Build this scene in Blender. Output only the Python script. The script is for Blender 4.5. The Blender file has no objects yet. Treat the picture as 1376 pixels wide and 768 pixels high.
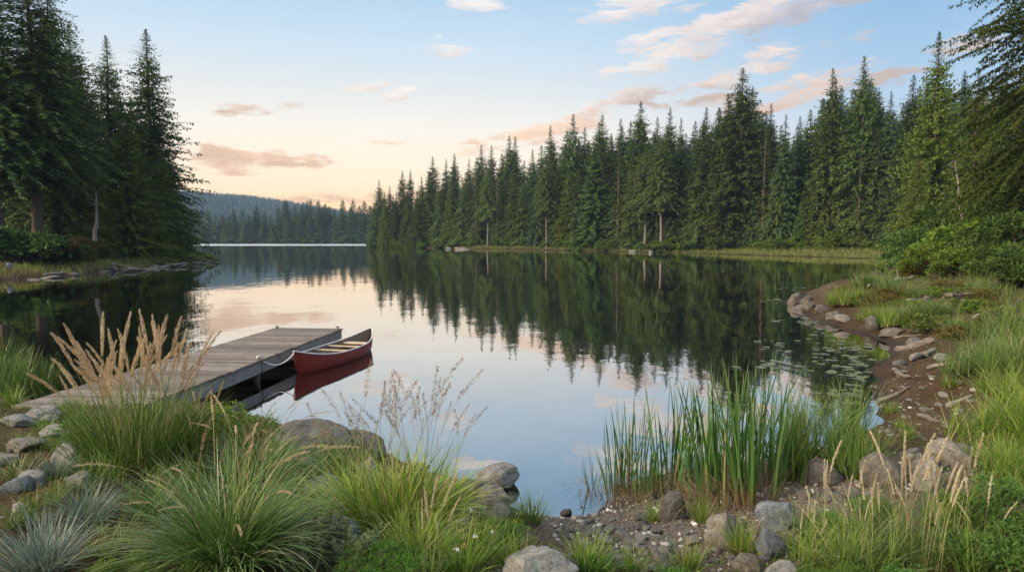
import bpy, bmesh, math, random
import numpy as np
from mathutils import Vector, Matrix

SC = bpy.context.scene
COL = SC.collection
PI = math.pi
R_ = math.radians

# ------------------------------------------------------------------ camera
CAM_H = 2.8                      # eye above the lake surface
F_PX, CX, CY = 917.0, 688.0, 384.0
PITCH = math.atan((CY - 322.0) / F_PX)
cam_d = bpy.data.cameras.new("camera")
cam_d.lens = 24.0
cam_d.sensor_width = 36.0
cam_d.clip_start = 0.05
cam_d.clip_end = 20000.0
cam = bpy.data.objects.new("camera", cam_d)
cam.location = (0, 0, CAM_H)
cam.rotation_euler = (PI / 2 - PITCH, 0, 0)
COL.objects.link(cam)
SC.camera = cam

# ------------------------------------------------------------------ light
SUN_AZ, SUN_EL = R_(-118.0), R_(27.0)     # azimuth measured from +Y towards +X
SUN_STRENGTH, SUN_ANGLE = 5.0, R_(20.0)
NISHITA_STRENGTH = 0.06
TWILIGHT = 0.90
EXPOSURE = 0.40

sun_d = bpy.data.lights.new("sun", "SUN")
sun_d.energy = SUN_STRENGTH
sun_d.angle = SUN_ANGLE
sun_d.color = (1.0, 0.82, 0.58)
sun = bpy.data.objects.new("sun", sun_d)
sdir = Vector((math.sin(SUN_AZ) * math.cos(SUN_EL), math.cos(SUN_AZ) * math.cos(SUN_EL), math.sin(SUN_EL)))
sun.rotation_euler = sdir.to_track_quat("Z", "Y").to_euler()
sun.location = sdir * 300
COL.objects.link(sun)

SC.view_settings.view_transform = "Standard"
SC.view_settings.look = "None"
SC.view_settings.exposure = EXPOSURE
SC.view_settings.gamma = 1.0
SC.view_settings.use_curve_mapping = False
SC.render.engine = "CYCLES"
cy = SC.cycles
cy.max_bounces = 7
cy.diffuse_bounces = 3
cy.glossy_bounces = 3
cy.transmission_bounces = 3
cy.transparent_max_bounces = 8
cy.volume_bounces = 0
cy.caustics_reflective = False
cy.caustics_refractive = False
cy.use_denoising = True
cy.use_adaptive_sampling = True
cy.adaptive_threshold = 0.015
SC.render.film_transparent = False


def lin(r, g, b):
    f = lambda c: (c / 255) / 12.92 if c / 255 <= 0.04045 else ((c / 255 + 0.055) / 1.055) ** 2.4
    return (f(r), f(g), f(b), 1.0)


class NT:
    """small helper to write node trees"""
    def __init__(self, tree):
        self.t = tree

    def n(self, kind, **kw):
        nd = self.t.nodes.new(kind)
        for k, v in kw.items():
            setattr(nd, k, v)
        return nd

    def set(self, sock, v):
        if isinstance(v, bpy.types.NodeSocket):
            self.t.links.new(v, sock)
        elif v is not None:
            sock.default_value = v

    def m(self, op, a, b=None, c=None, clamp=False):
        nd = self.n("ShaderNodeMath", operation=op, use_clamp=clamp)
        for i, v in enumerate((a, b, c)):
            self.set(nd.inputs[i], v)
        return nd.outputs[0]

    def ramp(self, fac, stops, interp="LINEAR"):
        nd = self.n("ShaderNodeValToRGB")
        cr = nd.color_ramp
        cr.interpolation = interp
        while len(cr.elements) < len(stops):
            cr.elements.new(1.0)
        for e, (p, c) in zip(cr.elements, stops):
            e.position = p
            e.color = c if len(c) == 4 else (*c, 1)
        self.set(nd.inputs[0], fac)
        return nd.outputs[0]

    def mix(self, fac, a, b, blend="MIX"):
        nd = self.n("ShaderNodeMix", data_type="RGBA", blend_type=blend)
        self.set(nd.inputs[0], fac)
        self.set(nd.inputs[6], a)
        self.set(nd.inputs[7], b)
        return nd.outputs[2]

    def noise(self, vec, scale, detail=4, rough=0.55, dist=0.0, dim="3D"):
        nd = self.n("ShaderNodeTexNoise", noise_dimensions=dim)
        self.set(nd.inputs["Vector"], vec)
        nd.inputs["Scale"].default_value = scale
        nd.inputs["Detail"].default_value = detail
        nd.inputs["Roughness"].default_value = rough
        nd.inputs["Distortion"].default_value = dist
        return nd.outputs["Fac"]

    def mapping(self, vec, scale=(1, 1, 1), loc=(0, 0, 0), rot=(0, 0, 0)):
        nd = self.n("ShaderNodeMapping")
        self.set(nd.inputs[0], vec)
        nd.inputs["Scale"].default_value = scale
        nd.inputs["Location"].default_value = loc
        nd.inputs["Rotation"].default_value = rot
        return nd.outputs[0]

    def smooth(self, x, a, b):
        nd = self.n("ShaderNodeMapRange", interpolation_type="SMOOTHSTEP")
        self.set(nd.inputs[0], x)
        nd.inputs[1].default_value = a
        nd.inputs[2].default_value = b
        return nd.outputs[0]


def px_ray(px, py):
    u, v = (px - CX) / F_PX, -(py - CY) / F_PX
    cp, sp = math.cos(PITCH), math.sin(PITCH)
    return np.array([u, cp + v * sp, -sp + v * cp])


def at(px, py, z=0.0):
    """world point of height z behind a pixel of the photograph"""
    d = px_ray(px, py)
    t = (z - CAM_H) / d[2]
    return np.array([0, 0, CAM_H]) + d * t


def on_ray(px, py, dist):
    """world point on a pixel's ray at forward distance dist"""
    d = px_ray(px, py)
    return np.array([0, 0, CAM_H]) + d * (dist / d[1])


# ------------------------------------------------------------------ world: twilight sky with clouds
world = bpy.data.worlds.new("World")
SC.world = world
world.use_nodes = True
wt = world.node_tree
wt.nodes.clear()
W = NT(wt)
tc = W.n("ShaderNodeTexCoord")
sep = W.n("ShaderNodeSeparateXYZ")
wt.links.new(tc.outputs["Generated"], sep.inputs[0])
dx, dy, dz = sep.outputs
zc = W.m("MAXIMUM", dz, 0.0)
azim = W.m("ARCTAN2", dx, dy)                    # 0 ahead, + to the right
elev = W.m("ARCSINE", dz)
hyp = W.m("SQRT", W.m("ADD", W.m("MULTIPLY", dx, dx), W.m("MULTIPLY", dy, dy)))
GLOW_AZ = R_(-17)
cosd = W.m("DIVIDE", W.m("ADD", W.m("MULTIPLY", dx, math.sin(GLOW_AZ)), W.m("MULTIPLY", dy, math.cos(GLOW_AZ))), W.m("MAXIMUM", hyp, 1e-3))
glow = W.smooth(cosd, 0.68, 1.0)
warm = W.ramp(zc, [(0, lin(255, 188, 116)), (.045, lin(255, 208, 150)), (.09, lin(254, 228, 194)), (.16, lin(244, 236, 224)),
                   (.26, lin(206, 224, 238)), (.36, lin(160, 199, 230)), (.6, lin(162, 198, 230)), (1, lin(150, 188, 226))])
cool = W.ramp(zc, [(0, lin(244, 206, 172)), (.05, lin(234, 216, 204)), (.12, lin(200, 212, 226)), (.2, lin(168, 199, 226)),
                   (.33, lin(130, 177, 218)), (.6, lin(152, 192, 228)), (1, lin(150, 188, 226))])
skycol = W.mix(glow, cool, warm)

# clouds: each one an ellipse in azimuth / elevation with a noisy edge
cvec = W.n("ShaderNodeCombineXYZ")
wt.links.new(azim, cvec.inputs[0])
W.set(cvec.inputs[1], W.m("MULTIPLY", elev, 2.6))
cn = W.noise(W.mapping(cvec.outputs[0], scale=(1, 1.5, 1)), 11.0, 10, 0.66, 0.9)
cn2 = W.noise(W.mapping(cvec.outputs[0], loc=(3.1, 1.7, 0.4)), 22.0, 6, 0.6, 0.3)


def px_azel(px, py):
    d = px_ray(px, py)
    d = d / np.linalg.norm(d)
    return math.atan2(d[0], d[1]), math.asin(d[2])


CLOUDS = [  # px, py, half width, half height (photo pixels), tilt, weight, greyness
    (335, 211, 105, 15, -2, 1.00, .75), (300, 226, 60, 9, 0, .7, .5), (325, 147, 46, 9, 3, .85, .6), (380, 142, 30, 6, 5, .6, .7),
    (495, 116, 42, 11, 10, .7, .05), (535, 126, 26, 9, 12, .85, .05), (470, 112, 24, 7, 4, .55, .05),
    (430, 160, 20, 6, 0, .5, .3), (515, 193, 30, 5, 4, .5, .4), (600, 66, 34, 12, -4, .6, .05), (645, 6, 40, 9, 0, .9, .1), (585, 54, 14, 7, 0, .7, 0),
    (450, 268, 130, 7, 0, .6, .9), (520, 262, 90, 6, 0, .5, .9),
    (735, 177, 120, 13, 12, .95, .25), (690, 190, 80, 12, 6, .7, .5), (800, 150, 75, 14, 22, .9, .2), (850, 133, 70, 15, 16, .7, .7),
    (800, 40, 0.1, 0.1, 0, 0, 0), (850, 12, 110, 20, 6, .75, .15), (905, 68, 70, 22, 18, .95, .05), (870, 55, 50, 16, 14, .6, .1),
    (1000, 26, 110, 26, 16, 1.0, .35), (1075, 14, 120, 22, 12, .95, .85), (960, 55, 60, 18, 20, .8, .2),
    (1000, 95, 80, 22, 14, .75, .2), (1075, 122, 110, 22, 12, .95, .4), (985, 120, 60, 20, 8, .6, .5), (1185, 105, 70, 14, 8, .8, .95),
    (820, 98, 24, 9, 14, .7, .1), (780, 92, 20, 7, 10, .5, .1), (925, 130, 90, 14, 6, .55, .8), (1120, 60, 60, 12, 8, .4, .6),
    (1300, 60, 60, 20, 8, .4, .5), (1400, 130, 120, 26, 8, .8, .6), (1560, 60, 150, 30, 8, .9, .4), (-120, 120, 120, 18, 0, .7, .5)]
cover = None
grey = None
for px, py, hw, hh, tilt, wgt, gr in CLOUDS:
    if wgt == 0:
        continue
    a0, e0 = px_azel(px, py)
    a1, _ = px_azel(px + hw, py)
    _, e1 = px_azel(px, py - hh)
    ra, re = abs(a1 - a0), abs(e1 - e0)
    ct, st = math.cos(R_(tilt)), math.sin(R_(tilt))
    da = W.m("SUBTRACT", azim, a0)
    de = W.m("SUBTRACT", elev, e0)
    p = W.m("DIVIDE", W.m("ADD", W.m("MULTIPLY", da, ct), W.m("MULTIPLY", de, st)), ra)
    q = W.m("DIVIDE", W.m("SUBTRACT", W.m("MULTIPLY", de, ct), W.m("MULTIPLY", da, st)), re)
    r2 = W.m("ADD", W.m("MULTIPLY", p, p), W.m("MULTIPLY", q, q))
    v = W.m("MULTIPLY", W.m("SUBTRACT", 1.0, W.m("MULTIPLY", r2, 0.55), clamp=True), wgt)
    g = W.m("MULTIPLY", v, W.m("ADD", gr, W.m("MULTIPLY", q, -0.25)))
    cover = v if cover is None else W.m("MAXIMUM", cover, v)
    grey = g if grey is None else W.m("MAXIMUM", grey, g)
dens = W.m("ADD", W.m("MULTIPLY", cover, 0.62), W.m("SUBTRACT", W.m("ADD", W.m("MULTIPLY", cn, 2.1), W.m("MULTIPLY", cn2, 1.0)), 1.62))
dens = W.m("MULTIPLY", W.smooth(dens, 0.06, 0.50), W.smooth(cover, 0.0, 0.35))
# unseen bright cloud overhead, added to lift and neutralise the ambient light
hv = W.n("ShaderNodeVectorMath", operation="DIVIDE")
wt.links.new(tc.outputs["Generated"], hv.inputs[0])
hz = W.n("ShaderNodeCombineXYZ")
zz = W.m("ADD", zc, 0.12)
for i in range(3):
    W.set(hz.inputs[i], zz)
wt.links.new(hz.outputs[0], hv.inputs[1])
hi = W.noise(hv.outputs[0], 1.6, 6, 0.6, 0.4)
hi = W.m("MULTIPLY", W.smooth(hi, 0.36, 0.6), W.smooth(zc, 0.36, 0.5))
pink = W.ramp(elev, [(0.0, lin(255, 198, 142)), (0.16, lin(252, 212, 178)), (0.34, lin(252, 228, 220)), (1, lin(240, 228, 226))])
greyc = W.ramp(elev, [(0.0, lin(212, 156, 112)), (0.16, lin(204, 166, 138)), (0.34, lin(176, 184, 200)), (1, lin(200, 205, 215))])
pink = W.mix(W.m("MULTIPLY", glow, W.smooth(elev, 0.15, 0.21)), pink, lin(254, 243, 234))
gfac = W.m("ADD", W.m("DIVIDE", grey, W.m("MAXIMUM", cover, 0.05)), W.m("MULTIPLY", W.m("SUBTRACT", cn2, 0.5), 1.6), clamp=True)
ccol = W.mix(gfac, pink, greyc)
skycol = W.mix(W.m("MULTIPLY", dens, 0.9), skycol, ccol)
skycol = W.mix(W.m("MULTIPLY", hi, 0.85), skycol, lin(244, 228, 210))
# sky above the frame is boosted beyond dusk, as added fill for the foreground
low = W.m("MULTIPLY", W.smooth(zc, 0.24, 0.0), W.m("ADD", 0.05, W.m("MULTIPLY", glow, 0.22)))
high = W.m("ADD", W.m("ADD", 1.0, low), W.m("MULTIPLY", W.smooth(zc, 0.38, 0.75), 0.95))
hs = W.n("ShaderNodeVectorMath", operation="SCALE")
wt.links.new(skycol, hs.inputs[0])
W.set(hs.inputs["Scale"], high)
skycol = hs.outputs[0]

nish = W.n("ShaderNodeTexSky", sky_type="NISHITA")
nish.sun_disc = False
nish.sun_elevation = SUN_EL
nish.sun_rotation = SUN_AZ
nish.air_density = 1.2
nish.dust_density = 1.5
bg1 = W.n("ShaderNodeBackground")
wt.links.new(nish.outputs[0], bg1.inputs[0])
bg1.inputs[1].default_value = NISHITA_STRENGTH
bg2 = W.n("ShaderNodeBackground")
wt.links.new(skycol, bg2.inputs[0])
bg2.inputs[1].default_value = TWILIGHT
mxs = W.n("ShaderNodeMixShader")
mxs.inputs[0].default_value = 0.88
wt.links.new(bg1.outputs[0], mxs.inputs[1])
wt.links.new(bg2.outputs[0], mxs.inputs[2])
wo = W.n("ShaderNodeOutputWorld")
wt.links.new(mxs.outputs[0], wo.inputs[0])


# ------------------------------------------------------------------ scene bookkeeping
def tag(o, label=None, cat=None, group=None, kind=None):
    if label: o["label"] = label
    if cat: o["category"] = cat
    if group: o["group"] = group
    if kind: o["kind"] = kind
    return o


def empty(name, loc, rz=0.0, scale=(1, 1, 1)):
    o = bpy.data.objects.new(name, None)
    o.empty_display_size = 0.2
    o.location = [float(v) for v in loc]
    o.rotation_euler = (0, 0, rz)
    o.scale = scale
    COL.objects.link(o)
    return o


def link(name, me, parent=None, loc=(0, 0, 0), rot=(0, 0, 0), scale=(1, 1, 1)):
    o = bpy.data.objects.new(name, me)
    o.location = [float(v) for v in loc]
    o.rotation_euler = [float(v) for v in rot]
    o.scale = scale
    COL.objects.link(o)
    if parent is not None:
        o.parent = parent
    return o


class MB:
    """collects vertex and face arrays and writes one mesh"""
    def __init__(self):
        self.v, self.f, self.mi, self.a, self.nv = [], [], [], [], 0

    def add(self, v, f, mat=0, a=None):
        v = np.asarray(v, float).reshape(-1, 3)
        f = np.asarray(f, np.int64)
        self.v.append(v)
        self.f.append(f + self.nv)
        self.mi.append(np.full(len(f), mat, np.int32))
        self.a.append(np.zeros(len(v)) if a is None else np.asarray(a, float).ravel())
        self.nv += len(v)

    def mesh(self, name, mats, smooth=False):
        me = bpy.data.meshes.new(name)
        v = np.concatenate(self.v)
        me.vertices.add(len(v))
        me.vertices.foreach_set("co", v.astype(np.float32).ravel())
        loops = np.concatenate([f.ravel() for f in self.f])
        sizes = np.concatenate([np.full(len(f), f.shape[1]) for f in self.f])
        starts = np.concatenate([[0], np.cumsum(sizes)[:-1]])
        me.loops.add(len(loops))
        me.loops.foreach_set("vertex_index", loops.astype(np.int32))
        me.polygons.add(len(sizes))
        me.polygons.foreach_set("loop_start", starts.astype(np.int32))
        me.polygons.foreach_set("loop_total", sizes.astype(np.int32))
        me.polygons.foreach_set("material_index", np.concatenate(self.mi))
        me.polygons.foreach_set("use_smooth", np.full(len(sizes), bool(smooth)))
        at_ = me.attributes.new("along", "FLOAT", "POINT")
        at_.data.foreach_set("value", np.concatenate(self.a).astype(np.float32))
        for m in mats if isinstance(mats, (list, tuple)) else [mats]:
            me.materials.append(m)
        me.update()
        me.validate()
        return me


def nrm(a):
    return a / np.maximum(np.linalg.norm(a, axis=-1, keepdims=True), 1e-9)


# ------------------------------------------------------------------ numpy noise
def _hash(ix, iy, iz, seed):
    h = (ix.astype(np.int64) * 374761393 + iy.astype(np.int64) * 668265263 + iz.astype(np.int64) * 2147483647 + seed * 1274126177) & 0xFFFFFFFF
    h = ((h ^ (h >> 13)) * 1274126177) & 0xFFFFFFFF
    return ((h ^ (h >> 16)) & 0xFFFF) / 65535.0


def vnoise(p, seed=0):
    p = np.asarray(p, float)
    i = np.floor(p)
    f = p - i
    u = f * f * (3 - 2 * f)
    ix, iy, iz = i[..., 0], i[..., 1], i[..., 2]
    r = 0
    for a in (0, 1):
        for b in (0, 1):
            for c in (0, 1):
                w = (u[..., 0] if a else 1 - u[..., 0]) * (u[..., 1] if b else 1 - u[..., 1]) * (u[..., 2] if c else 1 - u[..., 2])
                r = r + w * _hash(ix + a, iy + b, iz + c, seed)
    return r * 2 - 1


def vnoise2(x, y, seed=0):
    ix, iy = np.floor(x), np.floor(y)
    fx, fy = x - ix, y - iy
    ux, uy = fx * fx * (3 - 2 * fx), fy * fy * (3 - 2 * fy)
    z = np.zeros_like(ix)
    h = lambda a, b: _hash(ix + a, iy + b, z, seed)
    return ((h(0, 0) * (1 - ux) + h(1, 0) * ux) * (1 - uy) + (h(0, 1) * (1 - ux) + h(1, 1) * ux) * uy) * 2 - 1


def fbm(p, octv=4, seed=0):
    r, a, s = 0, 0.5, 1.0
    for k in range(octv):
        r = r + a * vnoise(np.asarray(p) * s, seed + k * 17)
        a *= 0.5
        s *= 2.03
    return r


# ------------------------------------------------------------------ the lake's outline and the ground's height
SHORE_PX = [(330, 558), (430, 583), (520, 618), (620, 650), (680, 680), (740, 697), (785, 692), (815, 668), (850, 648), (905, 636), (1000, 612),
            (1080, 596), (1150, 584), (1190, 570), (1180, 548), (1172, 528), (1188, 502), (1198, 480), (1176, 456), (1132, 436), (1085, 421),
            (1052, 405), (1072, 394), (1125, 385), (1175, 373), (1200, 363), (1232, 354), (1238, 350), (1150, 347), (1060, 344.5), (970, 341.5),
            (880, 339), (800, 337.2), (720, 335.6), (640, 334.2), (560, 332.8), (500, 331.6)]
SHORE_LEFT_PX = [(290, 350), (262, 353), (230, 357), (190, 361), (150, 365), (110, 368), (60, 372), (0, 378)]
poly = [(-10.8, 13.6), (-8.6, 11.7), (-7.2, 11.2), (-5.6, 10.9)]
poly += [tuple(at(x, y)[:2]) for x, y in SHORE_PX]
poly += [(-54, 285), (-40, 330), (-10, 390), (40, 440), (60, 490), (-60, 497), (-160, 500), (-270, 500), (-300, 450), (-210, 310), (-105, 170), (-60, 118), (-43, 97)]
poly += [tuple(at(x, y)[:2]) for x, y in SHORE_LEFT_PX]
poly += [(-42, 36), (-44, 25), (-30, 17.5), (-18, 15)]
POLY = np.array(poly, float)


def chaikin(P):
    Q = np.roll(P, -1, 0)
    return np.stack([P * .75 + Q * .25, P * .25 + Q * .75], 1).reshape(-1, 2)


POLY = chaikin(POLY)


def shore_dist(x, y):
    """signed distance to the shore, positive on land"""
    x = np.asarray(x, float)
    y = np.asarray(y, float)
    out = np.empty(x.shape)
    A, B = POLY, np.roll(POLY, -1, 0)
    E = B - A
    L2 = (E ** 2).sum(1)
    xf, yf, of = x.ravel(), y.ravel(), np.empty(x.size)
    for s in range(0, x.size, 40000):
        X, Y = xf[s:s + 40000], yf[s:s + 40000]
        best = np.full(X.shape, 1e18)
        inside = np.zeros(X.shape, bool)
        for k in range(len(A)):
            t = np.clip(((X - A[k, 0]) * E[k, 0] + (Y - A[k, 1]) * E[k, 1]) / L2[k], 0, 1)
            d = (X - A[k, 0] - t * E[k, 0]) ** 2 + (Y - A[k, 1] - t * E[k, 1]) ** 2
            np.minimum(best, d, out=best)
            if A[k, 1] != B[k, 1]:
                c = (A[k, 1] > Y) != (B[k, 1] > Y)
                inside ^= c & (X < (B[k, 0] - A[k, 0]) * (Y - A[k, 1]) / (B[k, 1] - A[k, 1]) + A[k, 0])
        of[s:s + 40000] = np.sqrt(best) * np.where(inside, -1, 1)
    out = of.reshape(x.shape)
    return out


DOCK_A, DOCK_B = at(18, 545, 0.45), at(372, 440, 0.45)      # left edge of the deck, near and far
DOCK_C = at(455, 441.5, 0.45)


def ground(x, y, with_d=False):
    x = np.asarray(x, float)
    y = np.asarray(y, float)
    r = np.hypot(x, y)
    d = shore_dist(x, y)
    amp = np.clip(r / 40.0, 0.12, 1.6)
    dn = d + amp * (0.9 * vnoise2(x * .35, y * .35, 3) * np.clip(r / 25, .3, 1) + 0.5 * vnoise2(x * 1.3, y * 1.3, 5))
    flat = 3.3 + 11 * np.clip((x - 18) / 20, 0, 1) * np.clip((y - 62) / 25, 0, 1)
    land = 1.25 * (1 - np.exp(-np.maximum(dn, 0) / flat)) + 0.045 * np.clip(d - 12, 0, 380) * np.clip((r - 25) / 60, 0, 1)
    bed = -0.16 * np.maximum(-dn, 0)
    bed = np.maximum(bed, -0.55 + 0.05 * np.minimum(dn, 0))
    z = np.where(dn > 0, land, np.maximum(bed, -3.0))
    k = np.clip(dn / 1.2 + .35, 0, 1)
    z = z + k * (0.085 * vnoise2(x * .9, y * .9, 11) + (0.045 + 0.03 * (x > 4)) * vnoise2(x * 2.3, y * 2.3, 12) + 0.02 * vnoise2(x * 6.1, y * 6.1, 13) * (r < 40) + 0.010 * vnoise2(x * 15, y * 15, 14) * (r < 20))
    z = z + np.clip((r - 40) / 60, 0, 1) * np.clip(d / 15, 0, 1) * 0.8 * vnoise2(x * .06, y * .06, 21)
    # level landing under the dock's near end
    dd = np.hypot(x + 6.3, y - 10.3)
    z = np.where((dd < 1.6) & (z > 0.27), 0.27 + (z - 0.27) * np.clip((dd - 0.9) / .7, 0, 1), z)
    return (z, dn) if with_d else z


def gz(x, y):
    return float(ground(np.array([x]), np.array([y]))[0])


_TS = 1.2 * np.exp(np.linspace(0, math.log(500), 700))


def gp(px, py):
    """where the ray of a photo pixel meets the ground (or the water)"""
    d = px_ray(px, py)
    P = np.array([0, 0, CAM_H]) + d[None] * _TS[:, None]
    z = np.maximum(ground(P[:, 0], P[:, 1]), 0.0)
    k = np.argmax(P[:, 2] < z)
    if k == 0:
        k = len(_TS) - 1
    a, b = P[k - 1, 2] - z[k - 1], P[k, 2] - z[k]
    t = a / (a - b) if a != b else 0
    return P[k - 1] + (P[k] - P[k - 1]) * t


# ------------------------------------------------------------------ materials
def new_mat(name):
    m = bpy.data.materials.new(name)
    m.use_nodes = True
    m.node_tree.nodes.clear()
    N = NT(m.node_tree)
    out = N.n("ShaderNodeOutputMaterial")
    return m, N, out


def principled(N, col, rough=0.8, spec=0.3, normal=None, metal=0.0):
    b = N.n("ShaderNodeBsdfPrincipled")
    N.set(b.inputs["Base Color"], col)
    N.set(b.inputs["Roughness"], rough)
    b.inputs["Specular IOR Level"].default_value = spec
    b.inputs["Metallic"].default_value = metal
    if normal is not None:
        N.t.links.new(normal, b.inputs["Normal"])
    return b.outputs[0]


def bump(N, h, strength=0.5, dist=0.02):
    b = N.n("ShaderNodeBump")
    b.inputs["Strength"].default_value = strength
    b.inputs["Distance"].default_value = dist
    N.t.links.new(h, b.inputs["Height"])
    return b.outputs[0]


def leaf_mat(name, cols, transl=0.3, vary=0.25, tip=None, tip_from=0.55, straw=None, straw_part=0.0, spec=0.0, base=None):
    """foliage: each leaf has its own shade from COLS; TIP colours the outer end, STRAW some dead leaves"""
    m, N, out = new_mat(name)
    geo = N.n("ShaderNodeNewGeometry")
    rnd = geo.outputs["Random Per Island"]
    info = N.n("ShaderNodeObjectInfo")
    n = len(cols)
    col = N.ramp(rnd, [(i / max(n - 1, 1), (*c, 1)) for i, c in enumerate(cols)])
    al = N.n("ShaderNodeAttribute", attribute_name="along").outputs["Fac"]
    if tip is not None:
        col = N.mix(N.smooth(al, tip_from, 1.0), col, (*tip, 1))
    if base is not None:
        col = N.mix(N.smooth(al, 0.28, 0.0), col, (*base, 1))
    if straw is not None:
        r2 = N.m("FRACT", N.m("MULTIPLY", rnd, 37.7))
        col = N.mix(N.m("GREATER_THAN", straw_part, r2), col, (*straw, 1))
    tcn = N.n("ShaderNodeTexCoord")
    big = N.noise(tcn.outputs["Object"], 0.9, 2, .5)
    f = N.m("ADD", N.m("MULTIPLY", info.outputs["Random"], vary), N.m("MULTIPLY", big, vary))
    f = N.m("ADD", f, 1 - vary * .9)
    hsv = N.n("ShaderNodeHueSaturation")
    N.set(hsv.inputs["Value"], f)
    N.set(hsv.inputs["Hue"], N.m("ADD", 0.49, N.m("MULTIPLY", info.outputs["Random"], 0.02)))
    N.t.links.new(col, hsv.inputs["Color"])
    col = hsv.outputs[0]
    d = N.n("ShaderNodeBsdfDiffuse")
    N.t.links.new(col, d.inputs[0])
    t = N.n("ShaderNodeBsdfTranslucent")
    N.t.links.new(col, t.inputs[0])
    mx = N.n("ShaderNodeMixShader")
    mx.inputs[0].default_value = transl
    N.t.links.new(d.outputs[0], mx.inputs[1])
    N.t.links.new(t.outputs[0], mx.inputs[2])
    sh = mx.outputs[0]
    if spec > 0:
        g = N.n("ShaderNodeBsdfGlossy")
        g.inputs["Roughness"].default_value = 0.38
        fr = N.n("ShaderNodeFresnel")
        fr.inputs[0].default_value = 1.4
        m2 = N.n("ShaderNodeMixShader")
        N.set(m2.inputs[0], N.m("MULTIPLY", fr.outputs[0], spec))
        N.t.links.new(sh, m2.inputs[1])
        N.t.links.new(g.outputs[0], m2.inputs[2])
        sh = m2.outputs[0]
    N.t.links.new(sh, out.inputs[0])
    return m


def bark_mat(name, c1, c2):
    m, N, out = new_mat(name)
    tcn = N.n("ShaderNodeTexCoord")
    v = N.mapping(tcn.outputs["Object"], (7, 7, 1.2))
    f = N.noise(v, 1.6, 6, .65, .4)
    col = N.ramp(f, [(.3, (*c1, 1)), (.7, (*c2, 1))])
    N.t.links.new(principled(N, col, .9, .15, bump(N, f, .8, .06)), out.inputs[0])
    return m


M_BARK = bark_mat("conifer_bark", (.035, .026, .02), (.15, .12, .095))
M_BARK_GREY = bark_mat("grey_bark", (.09, .075, .062), (.25, .215, .18))
M_BARK_PALE = bark_mat("pale_bark", (.11, .095, .08), (.32, .285, .25))
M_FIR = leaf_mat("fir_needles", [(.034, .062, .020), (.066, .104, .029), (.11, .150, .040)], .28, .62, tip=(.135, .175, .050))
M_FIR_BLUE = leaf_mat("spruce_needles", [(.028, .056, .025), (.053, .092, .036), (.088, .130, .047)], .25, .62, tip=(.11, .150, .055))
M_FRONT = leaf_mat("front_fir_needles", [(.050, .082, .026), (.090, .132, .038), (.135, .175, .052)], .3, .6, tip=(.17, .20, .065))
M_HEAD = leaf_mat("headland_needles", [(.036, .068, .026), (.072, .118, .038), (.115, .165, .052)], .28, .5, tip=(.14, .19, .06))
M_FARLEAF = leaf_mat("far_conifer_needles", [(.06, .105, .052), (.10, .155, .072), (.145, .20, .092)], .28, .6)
M_HILL_HAZED = leaf_mat("haze_tinted_conifers", [(.05, .085, .105), (.065, .105, .13), (.085, .125, .15)], .15, .3)  # distance haze painted in: needles tinted blue on top of the haze volume
M_CEDAR = leaf_mat("cedar_sprays", [(.070, .105, .022), (.11, .155, .032), (.15, .19, .042)], .34, .5, tip=(.16, .19, .045))
M_CEDAR_LIT = leaf_mat("young_fir_sprays", [(.05, .10, .03), (.07, .13, .035), (.10, .165, .042)], .3, .35, tip=(.15, .22, .055))
M_BUSH = leaf_mat("shrub_leaves", [(.03, .06, .02), (.055, .10, .028), (.085, .14, .036), (.11, .16, .045)], .3, .35)
M_BUSH_LIT = leaf_mat("bright_shrub_leaves", [(.05, .095, .018), (.095, .155, .026), (.14, .21, .034), (.20, .25, .045)], .4, .3)
M_BUSH_RUST = leaf_mat("rust_shrub_leaves", [(.06, .07, .02), (.11, .085, .03), (.15, .10, .035), (.08, .10, .03)], .3, .3)
M_BUSH_DARK = leaf_mat("dark_shrub_leaves", [(.022, .055, .02), (.035, .08, .025), (.05, .105, .03)], .25, .3, spec=.08)

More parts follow.
